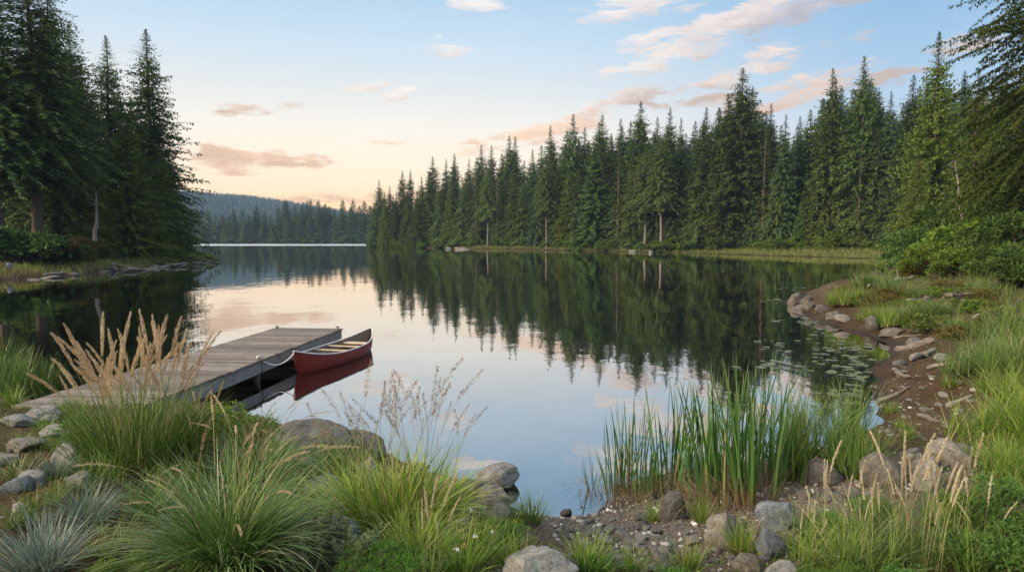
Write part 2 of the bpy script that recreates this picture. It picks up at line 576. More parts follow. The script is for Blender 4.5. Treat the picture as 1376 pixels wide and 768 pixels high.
# ------------------------------------------------------------------ the ground: one sheet to the horizon
def build_ground():
    r = 0.4 * np.exp(np.arange(0, math.log(1820 / 0.4), 0.0125))
    fine = np.arange(-46, 46.01, 0.2)
    coarse = np.arange(48, 312.1, 2.5)
    ang = np.radians(np.concatenate([fine, coarse]))
    Rg, An = np.meshgrid(r, ang, indexing="ij")
    X, Y = Rg * np.sin(An), Rg * np.cos(An)
    Z, d = ground(X, Y, True)
    nr, na = X.shape
    v = np.stack([X, Y, Z], -1).reshape(-1, 3)
    i, j = np.meshgrid(np.arange(nr - 1), np.arange(na), indexing="ij")
    j2 = (j + 1) % na
    f = np.stack([i * na + j, i * na + j2, (i + 1) * na + j2, (i + 1) * na + j], -1).reshape(-1, 4)[:, ::-1]
    mb = MB()
    mb.add(v, f)
    # centre cap
    c = np.array([[0, 0, gz(0, 0)]])
    ringv = v[:na]
    mb.add(np.concatenate([c, ringv]), np.stack([np.zeros(na), 1 + (np.arange(na) + 1) % na, 1 + np.arange(na)], -1)[:, ::-1])
    m, N, out = new_mat("shore_ground")
    at1 = N.n("ShaderNodeAttribute", attribute_name="cover")
    sp = N.n("ShaderNodeSeparateColor")
    N.t.links.new(at1.outputs["Color"], sp.inputs[0])
    grass, gravel, wet = sp.outputs
    geo = N.n("ShaderNodeNewGeometry")
    P = geo.outputs["Position"]
    n1 = N.noise(P, 1.3, 8, .65, .3)
    n2 = N.noise(P, 9.0, 6, .7)
    n3 = N.noise(P, 45.0, 4, .7)
    soil = N.ramp(n1, [(.28, lin(34, 26, 17)), (.5, lin(58, 46, 31)), (.72, lin(88, 71, 50))])
    soil = N.mix(N.smooth(n2, .5, .68), soil, lin(46, 35, 25))
    litter = N.ramp(n3, [(.36, lin(26, 19, 12)), (.5, lin(70, 53, 35)), (.66, lin(124, 100, 72))])
    soil = N.mix(.45, soil, litter)
    vor = N.n("ShaderNodeTexVoronoi")
    N.set(vor.inputs["Vector"], P)
    vor.inputs["Scale"].default_value = 34
    grv = N.mix(.75, N.ramp(n3, [(.3, lin(70, 62, 54)), (.7, lin(150, 140, 128))]), vor.outputs["Color"], "MULTIPLY")
    grv = N.mix(.6, grv, lin(112, 102, 92))
    grs = N.ramp(N.m("ADD", N.m("MULTIPLY", n2, .6), N.m("MULTIPLY", n1, .4)), [(.3, lin(42, 50, 22)), (.5, lin(72, 84, 34)), (.7, lin(112, 112, 52))])
    col = N.mix(gravel, soil, grv)
    col = N.mix(grass, col, grs)
    col = N.mix(N.m("MULTIPLY", wet, .75), col, N.mix(1.0, col, lin(92, 86, 74), "MULTIPLY"))
    h = N.m("ADD", N.m("MULTIPLY", n2, .6), N.m("MULTIPLY", n3, .35))
    h = N.m("ADD", h, N.m("MULTIPLY", vor.outputs["Distance"], N.m("MULTIPLY", gravel, -.8)))
    rough = N.m("SUBTRACT", .95, N.m("MULTIPLY", wet, .25))
    N.t.links.new(principled(N, col, rough, .15, bump(N, h, 1.0, .05)), out.inputs[0])
    me = mb.mesh("ground", m, True)
    vv = np.concatenate(mb.v)
    x, y, z = vv.T
    dn = np.concatenate([d.ravel(), np.full(1, 8.0), d.ravel()[:na]])
    rr = np.hypot(x, y)
    nz = vnoise2(x * .5, y * .5, 31) * .5 + vnoise2(x * 1.7, y * 1.7, 32) * .3
    gravelm = np.exp(-(((x - 1.6) / 2.6) ** 2 + ((y - 6.2) / 1.3) ** 2)) * 1.3 + .55 * np.clip(1 - np.abs(dn - .3) / .9, 0, 1) * (rr < 30) * (x > -5) * np.clip((5.2 - x) / 1.2, 0, 1)
    gravelm = np.clip(gravelm + nz * .5, 0, 1)
    grassm = np.clip((rr - 55) / 30, 0, 1) * np.clip((dn - .4) / 2, 0, 1) * np.clip((14 - dn) / 8, .0, 1)
    grassm = np.clip(grassm * (.8 + nz) + (rr < 55) * np.clip((dn - 2.5) / 2, 0, 1) * np.clip(.15 + nz * 1.1, 0, 1), 0, 1)
    wetm = np.clip((0.16 + nz * .12 - z) / .16, 0, 1)
    colr = np.stack([grassm, gravelm, wetm, np.ones_like(x)], -1).astype(np.float32)
    ca = me.attributes.new("cover", "FLOAT_COLOR", "POINT")
    ca.data.foreach_set("color", colr.ravel())
    o = link("ground", me)
    tag(o, kind="structure")
    return o


build_ground()


# ------------------------------------------------------------------ water
def build_water():
    m, N, out = new_mat("lake_water")
    geo = N.n("ShaderNodeNewGeometry")
    P = geo.outputs["Position"]
    sp = N.n("ShaderNodeSeparateXYZ")
    N.t.links.new(P, sp.inputs[0])
    px, py, _ = sp.outputs
    w1 = N.noise(N.mapping(P, (.9, .55, 1)), 1.0, 3, .5)
    w2 = N.noise(N.mapping(P, (.10, .05, 1)), 1.0, 3, .5, .5)
    w3 = N.noise(N.mapping(P, (5, 5, 1)), 1.0, 2, .5)
    # a breeze ruffles the far end of the lake
    ruff = N.m("MULTIPLY", N.smooth(N.m("ADD", py, N.m("MULTIPLY", w2, 30)), 322, 345), N.m("MULTIPLY", N.smooth(py, 478, 455), N.smooth(N.noise(N.mapping(P, (.03, .35, 1)), 1.0, 3, .6), .30, .52)))
    streak = N.m("MULTIPLY", N.smooth(N.noise(N.mapping(P, (.015, .12, 1)), 1.0, 3, .5), .60, .72), N.smooth(py, 95, 130))
    h = N.m("ADD", N.m("MULTIPLY", w1, .0075), N.m("MULTIPLY", w3, .0004))
    h = N.m("ADD", h, N.m("MULTIPLY", w2, .035))
    nb = bump(N, h, 1.0, 1.0)
    rough = N.m("ADD", .012, N.m("MULTIPLY", ruff, .3))
    rough = N.m("ADD", rough, N.m("MULTIPLY", streak, .06))
    fr = N.n("ShaderNodeFresnel")
    fr.inputs[0].default_value = 1.333
    N.t.links.new(nb, fr.inputs["Normal"])
    fac = N.m("POWER", fr.outputs[0], .30)
    g = N.n("ShaderNodeBsdfGlossy")
    g.inputs["Color"].default_value = (1, 1, 1, 1)
    N.set(g.inputs["Roughness"], rough)
    N.t.links.new(nb, g.inputs["Normal"])
    tr = N.n("ShaderNodeBsdfTransparent")
    tr.inputs[0].default_value = (.46, .46, .36, 1)
    mx = N.n("ShaderNodeMixShader")
    N.set(mx.inputs[0], fac)
    N.t.links.new(tr.outputs[0], mx.inputs[1])
    N.t.links.new(g.outputs[0], mx.inputs[2])
    N.t.links.new(mx.outputs[0], out.inputs[0])
    mb = MB()
    xs = np.linspace(-420, 320, 38)
    ys = np.linspace(2, 560, 32)
    X, Y = np.meshgrid(xs, ys, indexing="ij")
    v = np.stack([X, Y, 0 * X], -1)
    i, j = np.meshgrid(np.arange(37), np.arange(31), indexing="ij")
    f = np.stack([i * 32 + j, (i + 1) * 32 + j, (i + 1) * 32 + j + 1, i * 32 + j + 1], -1)
    mb.add(v, f.reshape(-1, 4))
    tag(link("water", mb.mesh("water", m, True)), kind="structure")


build_water()


# ------------------------------------------------------------------ far hill with its forest, and the air
def hill_z(x, y):
    a = np.degrees(np.arctan2(x, y))
    prof = np.interp(a, [-60, -45, -34, -28, -24.8, -21, -18, -15.7, -11, -6, 0, 60], [46, 60, 70, 75, 73, 66, 56, 45, 26, 12, 5, 0])
    r = np.hypot(x, y)
    k = np.clip((r - 780) / 700, 0, 1)
    k = k * k * (3 - 2 * k)
    return prof * k * (1 + .05 * vnoise2(x * .012, y * .012, 8)) + 12.0


def build_hill():
    an = np.radians(np.linspace(-62, 62, 160))
    r = np.linspace(760, 1800, 50)
    A, Rr = np.meshgrid(an, r, indexing="ij")
    X, Y = Rr * np.sin(A), Rr * np.cos(A)
    Z = hill_z(X, Y)
    mb = MB()
    i, j = np.meshgrid(np.arange(159), np.arange(49), indexing="ij")
    f = np.stack([i * 50 + j, i * 50 + j + 1, (i + 1) * 50 + j + 1, (i + 1) * 50 + j], -1).reshape(-1, 4)
    mb.add(np.stack([X, Y, Z], -1), f)
    m, N, out = new_mat("hill_floor")
    geo = N.n("ShaderNodeNewGeometry")
    f1 = N.noise(geo.outputs["Position"], .02, 5, .6)
    N.t.links.new(principled(N, N.ramp(f1, [(.3, (.02, .035, .018, 1)), (.7, (.045, .06, .03, 1))]), .95, .1), out.inputs[0])
    tag(link("hill", mb.mesh("hill", m, True)), kind="structure")
    rng = np.random.default_rng(5)
    n = 12000
    a = np.radians(rng.uniform(-36, -6, n))
    rr = rng.uniform(900, 1600, n)
    x, y = rr * np.sin(a), rr * np.cos(a)
    z = hill_z(x, y) - 1
    hh = rng.uniform(9, 17, n)
    ww = hh * rng.uniform(.14, .22, n)
    mb = MB()
    K = 6
    for lev, (z0, z1, w) in enumerate([(0.0, .55, 1.0), (.3, .8, .72), (.6, 1.0, .42)]):
        th = np.linspace(0, 2 * PI, K, endpoint=False)[None] + rng.uniform(0, 6, n)[:, None]
        rad = ww[:, None] * w * rng.uniform(.6, 1.2, (n, K))
        ring = np.stack([x[:, None] + rad * np.cos(th), y[:, None] + rad * np.sin(th), np.repeat((z + hh * z0)[:, None], K, 1)], -1)
        tip = np.stack([x, y, z + hh * z1], -1)[:, None]
        v = np.concatenate([ring, tip], 1)
        b = np.arange(n)[:, None, None] * (K + 1)
        k = np.arange(K)
        f = b + np.stack([k, (k + 1) % K, np.full(K, K)], -1)[None]
        mb.add(v.reshape(-1, 3), f.reshape(-1, 3))
    tag(link("hillside_forest", mb.mesh("hillside_forest", M_HILL_HAZED)), "blue hazy forest covering the far hill beyond the lake", "forest", kind="stuff")


build_hill()


def build_haze():
    mb = MB()
    x0, x1, y0, y1, z0, z1 = -1850, 1850, -1850, 1850, -5.5, 150
    v = [(x, y, z) for x in (x0, x1) for y in (y0, y1) for z in (z0, z1)]
    f = [(0, 1, 3, 2), (4, 6, 7, 5), (0, 4, 5, 1), (2, 3, 7, 6), (0, 2, 6, 4), (1, 5, 7, 3)]
    mb.add(v, f)
    m, N, out = new_mat("evening_haze")
    p = N.n("ShaderNodeVolumePrincipled")
    p.inputs["Color"].default_value = (.50, .70, .92, 1)
    p.inputs["Density"].default_value = HAZE_DENSITY
    p.inputs["Anisotropy"].default_value = 0.0
    N.t.links.new(p.outputs[0], out.inputs["Volume"])
    tag(link("haze", mb.mesh("haze", m)), kind="stuff")


HAZE_DENSITY = 0.00016
build_haze()


# ------------------------------------------------------------------ foliage geometry
def kites(mb, P, D, L, Wd, Nn, mat=0, mid=0.42, a0=0.0, a1=1.0):
    """leaf-shaped faces: P base, D direction, L length, Wd width, Nn rough normal"""
    D = nrm(D)
    S = nrm(np.cross(D, Nn))
    L = np.asarray(L)[:, None]
    Wd = np.asarray(Wd)[:, None]
    n = len(P)
    v = np.stack([P, P + D * L * mid + S * Wd / 2, P + D * L, P + D * L * mid - S * Wd / 2], 1)
    f = np.arange(n)[:, None] * 4 + np.arange(4)[None]
    a0 = np.broadcast_to(a0, (n,))
    a1 = np.broadcast_to(a1, (n,))
    am = (a0 + a1) / 2
    mb.add(v.reshape(-1, 3), f, mat, np.stack([a0, am, a1, am], 1))


def tube(mb, pts, rad, n=8, mat=0, cap=True):
    pts = np.asarray(pts, float)
    rad = np.broadcast_to(rad, (len(pts),))
    t = nrm(np.gradient(pts, axis=0))
    ref = np.where(np.abs(t[:, 2:3]) > .9, np.array([[1., 0, 0]]), np.array([[0, 0, 1.]]))
    a = nrm(np.cross(ref, t))
    b = np.cross(t, a)
    th = np.linspace(0, 2 * PI, n, endpoint=False)
    v = pts[:, None] + rad[:, None, None] * (np.cos(th)[None, :, None] * a[:, None] + np.sin(th)[None, :, None] * b[:, None])
    k = len(pts)
    i, j = np.meshgrid(np.arange(k - 1), np.arange(n), indexing="ij")
    f = np.stack([i * n + j, i * n + (j + 1) % n, (i + 1) * n + (j + 1) % n, (i + 1) * n + j], -1).reshape(-1, 4)
    mb.add(v.reshape(-1, 3), f, mat, np.repeat(np.linspace(0, 1, k), n))
    if cap:
        for ring, s in ((0, -1), (k - 1, 1)):
            c = pts[ring]
            vv = np.concatenate([[c], v[ring]])
            ff = np.stack([np.zeros(n, int), 1 + np.arange(n), 1 + (np.arange(n) + 1) % n], -1)
            mb.add(vv, ff if s > 0 else ff[:, ::-1], mat)


def conifer(seed, H, R, bare=.06, nbr=420, step=.30, kl=.55, kw=.17, droop=.35, shape=.85, e_low=-.12, e_top=.45, hang=0, rough=.35, leaf=M_FIR, bark=M_BARK, trunk_r=None, lower=.2, dead=0):
    """returns (trunk mesh, crown mesh): whorls of drooping boughs carrying flat sprays of needles"""
    rng = np.random.default_rng(seed)
    tr, cr = MB(), MB()
    r0 = trunk_r or (0.012 * H + .06)
    zt = np.linspace(0, 1, 14)
    bx = np.cumsum(rng.normal(0, .012, 14)) * H * .12
    by = np.cumsum(rng.normal(0, .012, 14)) * H * .12
    pts = np.stack([bx - bx[0], by - by[0], zt * H * .985 - .3 * (zt == 0)], -1)
    tube(tr, pts, r0 * (1 - zt) ** .85 + .012 + r0 * .5 * np.exp(-zt * 40), 9)
    PP, DD, LL, WW, NN, A1 = [], [], [], [], [], []
    tP, tD, tL = [], [], []
    u = (np.arange(nbr) + rng.uniform(0, 1, nbr)) / nbr
    u = 1 - (1 - u) ** 1.05
    # boughs come in uneven whorls
    u = np.clip(u + rng.normal(0, .006, nbr), 0, .992)
    sector = rng.uniform(.72, 1.12, (7, 12))
    for i in range(nbr):
        t = u[i]
        z = H * (bare + (1 - bare) * t)
        az = i * 2.39996 + rng.uniform(-.5, .5)
        prof = (1 - t) ** shape * (lower + (1 - lower) * min(1, t / .16)) if lower < 1 else (1 - t) ** shape
        prof *= min(1, ((1 - t) / .14) ** .45)
        L = R * prof * rng.uniform(1 - rough, 1 + rough * .45) * sector[int(t * 6.99), int((az % (2 * PI)) / (2 * PI) * 11.99)] + .05 + .012 * H * (1 - t) * .3
        e = e_low + (e_top - e_low) * t ** 1.6 + .5 * max(0, (t - .88) / .12) + rng.normal(0, .16)
        n = max(3, int(L / step))
        s = (np.arange(n) + rng.uniform(.3, 1, n)) / n
        s = s[s > .06] if t > .9 else s[s > .14]
        if len(s) == 0:
            s = np.array([.6])
        n = len(s)
        dh = np.array([math.cos(az), math.sin(az), 0])
        x0 = np.array([np.interp(z / H, zt, pts[:, 0]), np.interp(z / H, zt, pts[:, 1]), z])
        dr = droop * rng.uniform(.6, 1.3) * (1 - .6 * t)
        p = x0 + dh * (L * s)[:, None]
        p[:, 2] += rng.normal(0, .10, n) * kl + L * (e * s - dr * s ** 2 + .22 * dr * s ** 4)
        tz = e - 2 * dr * s + .9 * dr * s ** 3
        ps, pc = -math.sin(az), math.cos(az)
        side = np.array([ps, pc, 0])
        ksz = rng.uniform(.75, 1.2)
        for sg in (-1, 1, 0):
            phi = sg * np.radians(rng.uniform(32, 62, n))
            d = dh * np.cos(phi)[:, None] + side * np.sin(phi)[:, None]
            d[:, 2] = tz * np.cos(phi) + rng.normal(-.08, .16, n)
            l = kl * ksz * (.72 + .45 * (1 - s)) * rng.uniform(.6, 1.25, n) * (1.0 if sg else .9)
            l = np.minimum(l * (.32 + .68 * (1 - t)), L * .60 + .05)
            PP.append(p); DD.append(d); LL.append(l); WW.append(kw * l / kl * rng.uniform(.8, 1.3, n)); A1.append(np.clip(s + .1, 0, 1))
            nn = np.tile([0, 0, 1.], (n, 1)) + rng.normal(0, .45, (n, 3))
            NN.append(nn)
        for h in range(hang if t < .85 else 0):
            q = p + rng.normal(0, .05, (n, 3)) * kl
            d = np.stack([rng.normal(0, .45, n) + dh[0] * .3, rng.normal(0, .45, n) + dh[1] * .3, -np.ones(n)], -1)
            l = kl * rng.uniform(.5, 1.1, n) * (1 - .5 * t)
            l = np.minimum(l, L * .6 + .1)
            PP.append(q); DD.append(d); LL.append(l); WW.append(kw * .9 * rng.uniform(.7, 1.3, n)); A1.append(np.clip(s * .8, 0, 1))
            NN.append(np.tile(dh, (n, 1)) + rng.normal(0, .5, (n, 3)))
        tP.append(x0); tD.append(dh + np.array([0, 0, e - dr * .6])); tL.append(L * .6)
    for i in range(dead):
        z = H * rng.uniform(.04, bare + .1)
        az = rng.uniform(0, 6.28)
        tP.append([np.interp(z / H, zt, pts[:, 0]), np.interp(z / H, zt, pts[:, 1]), z]); tD.append([math.cos(az), math.sin(az), rng.uniform(-.5, .1)]); tL.append(rng.uniform(.3, .8) * R * .6)
    PP = np.concatenate(PP); A1 = np.concatenate(A1)
    kites(cr, PP, np.concatenate(DD), np.concatenate(LL), np.concatenate(WW), np.concatenate(NN), a0=A1 * .5, a1=A1)
    # leader shoot
    kites(cr, np.array([pts[-1] - [0, 0, H * .02]] * 2), np.array([[0, 0, 1.]] * 2), [H * .035] * 2, [.08 * kl + .05] * 2, np.array([[1., 0, 0], [0, 1., 0]]))
    tP, tD, tL = np.array(tP), np.array(tD), np.array(tL)
    kites(tr, tP, tD, tL, .02 + .012 * tL + .01 * r0, np.tile([0, 0, 1.], (len(tP), 1)), mid=.1)
    kites(tr, tP, tD, tL, .02 + .012 * tL + .01 * r0, np.tile([1., .3, 0], (len(tP), 1)), mid=.1)
    return tr.mesh("trunk", bark, True), cr.mesh("crown", leaf), H, R


def place_tree(kind, x, y, H, name, label, cat="tree", group=None, rz=None, wide=1.0, zoff=-.1, rng=random):
    tm, cm, h0, r0 = kind
    s = H / h0
    e = empty(name, (x, y, gz(x, y) + zoff), rng.uniform(0, 6.28) if rz is None else rz, (s * wide, s * wide, s))
    tag(e, label, cat, group)
    link("trunk", tm, e)
    link("crown", cm, e)
    return e


def tree_at(kind, px, ytop, dist, *a, **k):
    """a tree whose tip reaches photo row ytop when it stands dist metres ahead"""
    p = on_ray(px, ytop, dist)
    H = p[2] - gz(p[0], p[1])
    return place_tree(kind, p[0], p[1], max(H, 1.0), *a, **k)


def bush_mesh(seed, rx, h, nclump, nleaf, ll, lw, leaf, stemcol=M_BARK, flat=.5):
    rng = np.random.default_rng(seed)
    mb = MB()
    a = rng.uniform(0, 2 * PI, nclump)
    rad = rx * np.sqrt(rng.uniform(0, 1, nclump)) * .8
    c = np.stack([rad * np.cos(a), rad * np.sin(a), h * (.06 + .78 * np.sqrt(np.clip(1 - (rad / rx) ** 2, 0, 1)) * rng.uniform(.15, 1.05, nclump))], -1)
    per = nleaf // nclump
    cr = rx * rng.uniform(.22, .42, nclump)
    P = np.repeat(c, per, 0)
    dv = nrm(rng.normal(0, 1, (len(P), 3)))
    dv[:, 2] = np.abs(dv[:, 2]) * .9 - .25
    P = P + dv * (np.repeat(cr, per) * rng.uniform(.35, 1.0, len(P)) ** .6)[:, None] * np.array([1, 1, .75])
    P[:, 2] = np.maximum(P[:, 2], .03)
    D = nrm(dv + rng.normal(0, .55, P.shape) + [0, 0, .15])
    L = ll * rng.uniform(.6, 1.3, len(P))
    Nn = rng.normal(0, flat, P.shape) + [0, 0, 1]
    kites(mb, P, D, L, lw * L / ll, Nn, a0=0, a1=1)
    st = MB()
    for k in range(nclump):
        q = np.array([c[k] * [.15, .15, 0], c[k] * [.5, .5, .55], c[k]])
        tube(st, q, np.array([.02, .013, .005]) * (rx + h) * .7, 5)
    return mb.mesh("foliage", leaf), st.mesh("stem", stemcol, True)


def place_bush(kind, x, y, s, name, label, cat="shrub", group=None, sz=None, zoff=None):
    e = empty(name, (x, y, gz(x, y) + (-.12 * s if zoff is None else zoff)), random.uniform(0, 6.28), (s, s, sz or s))
    tag(e, label, cat, group)
    link("foliage", kind[0], e)
    link("stem", kind[1], e)
    return e


# ------------------------------------------------------------------ the forests
random.seed(11)
# kinds for the middle distance
FIR = [conifer(10 + i, 30, 6.0, bare=b, nbr=600, step=.28, kl=.95, kw=.30, hang=1, droop=dr, shape=sh, rough=.55, leaf=lf, dead=25, lower=lo)
       for i, (b, dr, sh, lf, lo) in enumerate([(.08, .35, .70, M_FIR, .8), (.03, .5, .74, M_FIR_BLUE, .8), (.16, .3, .64, M_FIR, .6), (.02, .42, .78, M_FIR_BLUE, .9), (.22, .45, .62, M_FIR, .5)])]
FIRL = [conifer(20 + i, 28, 5.4, bare=b, nbr=560, step=.28, kl=.9, kw=.28, hang=1, droop=dr, shape=sh, rough=.55, leaf=M_FRONT, dead=30, lower=lo, bark=bk, trunk_r=.36)
        for i, (b, dr, sh, lo, bk) in enumerate([(.03, .5, .72, .85, M_BARK), (.10, .4, .66, .7, M_BARK), (.40, .5, .60, .55, M_BARK_GREY)])]
CEDAR = [conifer(30 + i, 25, 5.6, bare=.01, nbr=640, step=.30, kl=.8, kw=.34, droop=.5, shape=sh, e_low=.1, hang=2, rough=.3, leaf=lf, lower=.85)
         for i, (sh, lf) in enumerate([(.85, M_CEDAR), (.75, M_CEDAR), (.9, M_CEDAR_LIT)])]
SNAGGY = [conifer(40 + i, 26, 3.6, bare=.06, nbr=300, step=.36, kl=.8, kw=.20, droop=.55, shape=.6, rough=.5, leaf=lf, dead=50, lower=.8)
          for i, lf in enumerate([M_FRONT, M_FRONT])]
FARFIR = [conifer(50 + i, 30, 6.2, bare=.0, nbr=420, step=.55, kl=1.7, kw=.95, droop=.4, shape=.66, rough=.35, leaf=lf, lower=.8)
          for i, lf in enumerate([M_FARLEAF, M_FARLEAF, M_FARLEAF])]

# the right shore: distance of its waterline behind each photo column
def shore_d(px):
    return float(np.interp(px, [497, 505, 560, 640, 720, 800, 880, 970, 1060, 1150, 1240, 1400], [272, 257, 233, 214, 190, 171, 151, 128, 112, 103, 92, 84]))


wide_meadow = lambda px: 10.0 * min(1, max(0, (px - 880) / 120))
TIPS = [(510, 241, 0), (524, 249, 1), (541, 228, 0), (551, 227, 1), (566, 236, 3), (582, 210, 0), (600, 213, 3), (610, 205, 1), (630, 212, 3), (648, 194, 0),
        (661, 194, 1), (683, 181, 0), (691, 182, 3), (715, 199, 1), (741, 168, 0), (769, 152, 0), (785, 170, 1), (809, 153, 0), (833, 158, 1), (862, 136, 2),
        (883, 156, 1), (899, 144, 0), (914, 157, 3), (949, 143, 0), (999, 91, 2), (1037, 137, 1), (1056, 152, 3), (1075, 155, 1), (1121, 91, 0), (1145, 118, 1), (1164, 74, 0),
        (1199, 121, 3), (1227, 98, 1), (1297, 94, 3), (1320, 105, 1), (1350, 80, 0)]
SKY_X = [t[0] for t in TIPS]
SKY_Y = [t[1] for t in TIPS]
G_R = "conifers of the forest along the right shore"
L_R = "dark green conifer in the close ranks of the forest along the right shore"
SPECIAL = {510: "slim fir at the left end of the right shore forest",
           741: "tall pointed fir standing above its lower neighbours in the middle of the right forest",
           862: "narrow dark spire of a fir, rising above two pale trunked firs",
           999: "broad tall fir with long bare trunk, highest in the forest's middle",
           1121: "tall fir with sparse pointed top left of the tallest spire on the right",
           1164: "tallest slim spire of the right forest, lit warm at its top",
           769: "tall fir with twin leaning tips above the middle of the right forest"}
for px, yt, k in TIPS:
    D = shore_d(px) + random.uniform(11, 20) + wide_meadow(px)
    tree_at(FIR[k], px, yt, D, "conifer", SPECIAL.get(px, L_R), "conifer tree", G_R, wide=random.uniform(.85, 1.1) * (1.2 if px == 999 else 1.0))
# front row at the water's edge: lower, some with bare trunks, some broad cedars
FRONT = [(503, 272, "l1"), (517, 266, "c0"), (532, 260, "f3"), (548, 262, "c1"), (560, 255, "l0"), (574, 250, "s1"), (590, 246, "l1"), (606, 242, "c0"),
         (622, 238, "l0"), (640, 236, "s1"), (655, 226, "l2"), (668, 228, "s0"), (690, 226, "l1"), (702, 238, "l0"), (722, 232, "f1"), (735, 214, "l2"),
         (752, 228, "l0"), (764, 224, "c0"), (778, 226, "f4"), (800, 196, "c2"), (832, 190, "s0"), (848, 218, "l0"), (868, 196, "l2"), (890, 186, "l2"), (908, 206, "f3"),
         (926, 232, "s1"), (957, 196, "s0"), (940, 220, "l0"), (978, 200, "l1"), (1012, 196, "f3"), (1028, 170, "s1"), (1046, 214, "l0"), (1078, 262, "c2"), (1098, 206, "l1"),
         (1112, 186, "c0"), (1136, 178, "l0"), (1158, 190, "s0"), (1180, 176, "l1"), (1205, 190, "f1"), (1222, 180, "l0")]
KIND = {"f": FIR, "l": FIRL, "c": CEDAR, "s": SNAGGY}
FSPEC = {868: "fir with long pale bare trunk, the left one of a pair on the right shore", 890: "fir with long pale bare trunk, the right one of the pair on the right shore",
         655: "fir with bare trunk and high crown at the left part of the right shore", 735: "fir with bare trunk below a high crown, left of the broad bright cedar",
         800: "broad bright green cedar reaching down to the water, mid right shore",
         832: "thin open conifer with visible trunk right beside the broad bright cedar",
         957: "thin grey green conifer with ragged boughs at the edge of the right shore meadow",
         1028: "thin conifer with pale ragged trunk just right of the tallest broad fir",
         1078: "small bright green young fir before the dark wall of trees on the right shore",
         926: "short drooping grey green conifer left of the thin ragged one at the meadow"}
for px, yt, k in FRONT:
    D = shore_d(px) + random.uniform(3.5, 7.5) + (1 if px < 900 else 5) + wide_meadow(px) - (2 if k == "l2" else 0)
    tree_at(KIND[k[0]][int(k[1])], px, yt, D, "conifer", FSPEC.get(px, "lower conifer at the front of the right shore forest, close to the water"), "conifer tree",
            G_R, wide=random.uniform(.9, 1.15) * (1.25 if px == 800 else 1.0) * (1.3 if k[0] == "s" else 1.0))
for row, (dd, lo, hi, st) in enumerate([(25, 10, 36, 15.5), (40, 8, 34, 15.5)]):
    px = 512 + row * 4
    while px < 1400:
        yt = float(np.interp(px, SKY_X, SKY_Y)) + random.uniform(lo, hi)
        tree_at(FIR[random.choice([0, 1, 3, 3])], px, yt, shore_d(px) + dd + wide_meadow(px) * .7 + random.uniform(-4, 4), "conifer", L_R, "conifer tree", G_R, wide=random.uniform(1.15, 1.45))
        px += st * random.uniform(.8, 1.25)
# the big trees on the right, nearer than the forest wall
tree_at(conifer(71, 24, 5.2, bare=.01, nbr=900, step=.26, kl=.5, kw=.2, droop=.5, shape=.8, e_low=.1, hang=2, rough=.3, leaf=M_CEDAR, lower=.9),
        1262, 41, 74, "cedar_tree", "tall broad olive green cedar right of the forest wall, boughs down to the ground", "cedar tree", wide=1.05)
NEARFIR = conifer(72, 22, 4.3, bare=.06, nbr=620, step=.20, kl=.42, kw=.13, droop=.6, shape=.72, hang=2, rough=.4, leaf=M_CEDAR, lower=.7, dead=30)
tree_at(NEARFIR, 1315, 92, 52, "fir_tree", "olive green fir between the broad cedar and the overhanging tree", "fir tree")
tree_at(NEARFIR, 1235, 195, 66, "fir_tree", "half grown fir at the foot of the broad olive cedar", "fir tree", wide=1.2)
M_OVER = leaf_mat("hemlock_sprays", [(.03, .055, .018), (.055, .085, .022), (.085, .115, .028)], .3, .4, tip=(.11, .14, .035))
OVER = conifer(73, 24, 6.6, bare=.08, nbr=900, step=.085, kl=.30, kw=.075, droop=.8, shape=.55, e_low=.05, hang=3, rough=.5, leaf=M_OVER, lower=.6, dead=20)
o_ = on_ray(1400, 100, 33)
place_tree(OVER, o_[0] + 1.9, o_[1] + 1.0, 25, "fir_tree", "big dark fir at the right edge with boughs hanging over the sky", "fir tree", rz=.6)
YF = conifer(74, 9, 2.7, bare=.12, nbr=300, step=.16, kl=.30, kw=.10, droop=.45, shape=.6, hang=1, rough=.45, leaf=M_CEDAR_LIT, lower=.6, dead=10)
tree_at(YF, 1345, 205, 37, "fir_tree", "young light green fir with grey trunk above the right bank bushes", "fir tree", wide=1.25)

# left headland
NL = [conifer(80 + i, 28, 6.2, bare=b, nbr=900, step=.22, kl=.64, kw=.20, droop=dr, shape=sh, rough=.42, leaf=lf, dead=40, lower=lo, hang=hg)
      for i, (b, dr, sh, lf, lo, hg) in enumerate([(.26, .5, .55, M_HEAD, .35, 0), (.04, .35, .72, M_HEAD, .8, 1), (.08, .5, .66, M_HEAD, .7, 1)])]
LC = conifer(90, 20, 5.0, bare=.01, nbr=900, step=.26, kl=.5, kw=.20, droop=.45, shape=.72, e_low=.15, hang=2, rough=.3, leaf=M_CEDAR, lower=.95)
LEFT = [(NL[0], 31, -95, 61, "tall dark fir with thick grey trunk at the left edge of the headland", 1.1, 2.0),
        (NL[2], 62, -30, 68, "dense dark fir second from the left edge, its top beyond the frame", 1.1, 1.0),
        (NL[0], -20, -60, 58, "dark fir half cut off by the left edge of the picture", 1.1, 3.0),
        (NL[2], 92, 30, 73, "dark fir between the tall left firs and the first pointed spire", 1.0, 4.0),
        (NL[2], 110, 84, 70, "shorter dense fir left of the first pointed spire on the headland", 1.0, 5.0),
        (NL[1], 139, 46, 76, "pointed open spire of fir, the left one of the headland's pair", 1.1, 0.5),
        (NL[1], 196, 37, 80, "pointed open spire of fir at the outer end of the headland, overhanging the lake", 1.22, 1.8),
        (LC, 168, 150, 71, "bushy green cedar low before the left spire of the headland", 1.15, 1.0),
        (LC, 214, 196, 77, "bushy green cedar at the tip of the headland leaning over the water", 1.0, 2.4),
        (LC, 128, 210, 67, "low bushy cedar beside the slanting grey trunk on the headland", 1.0, 4.0)]
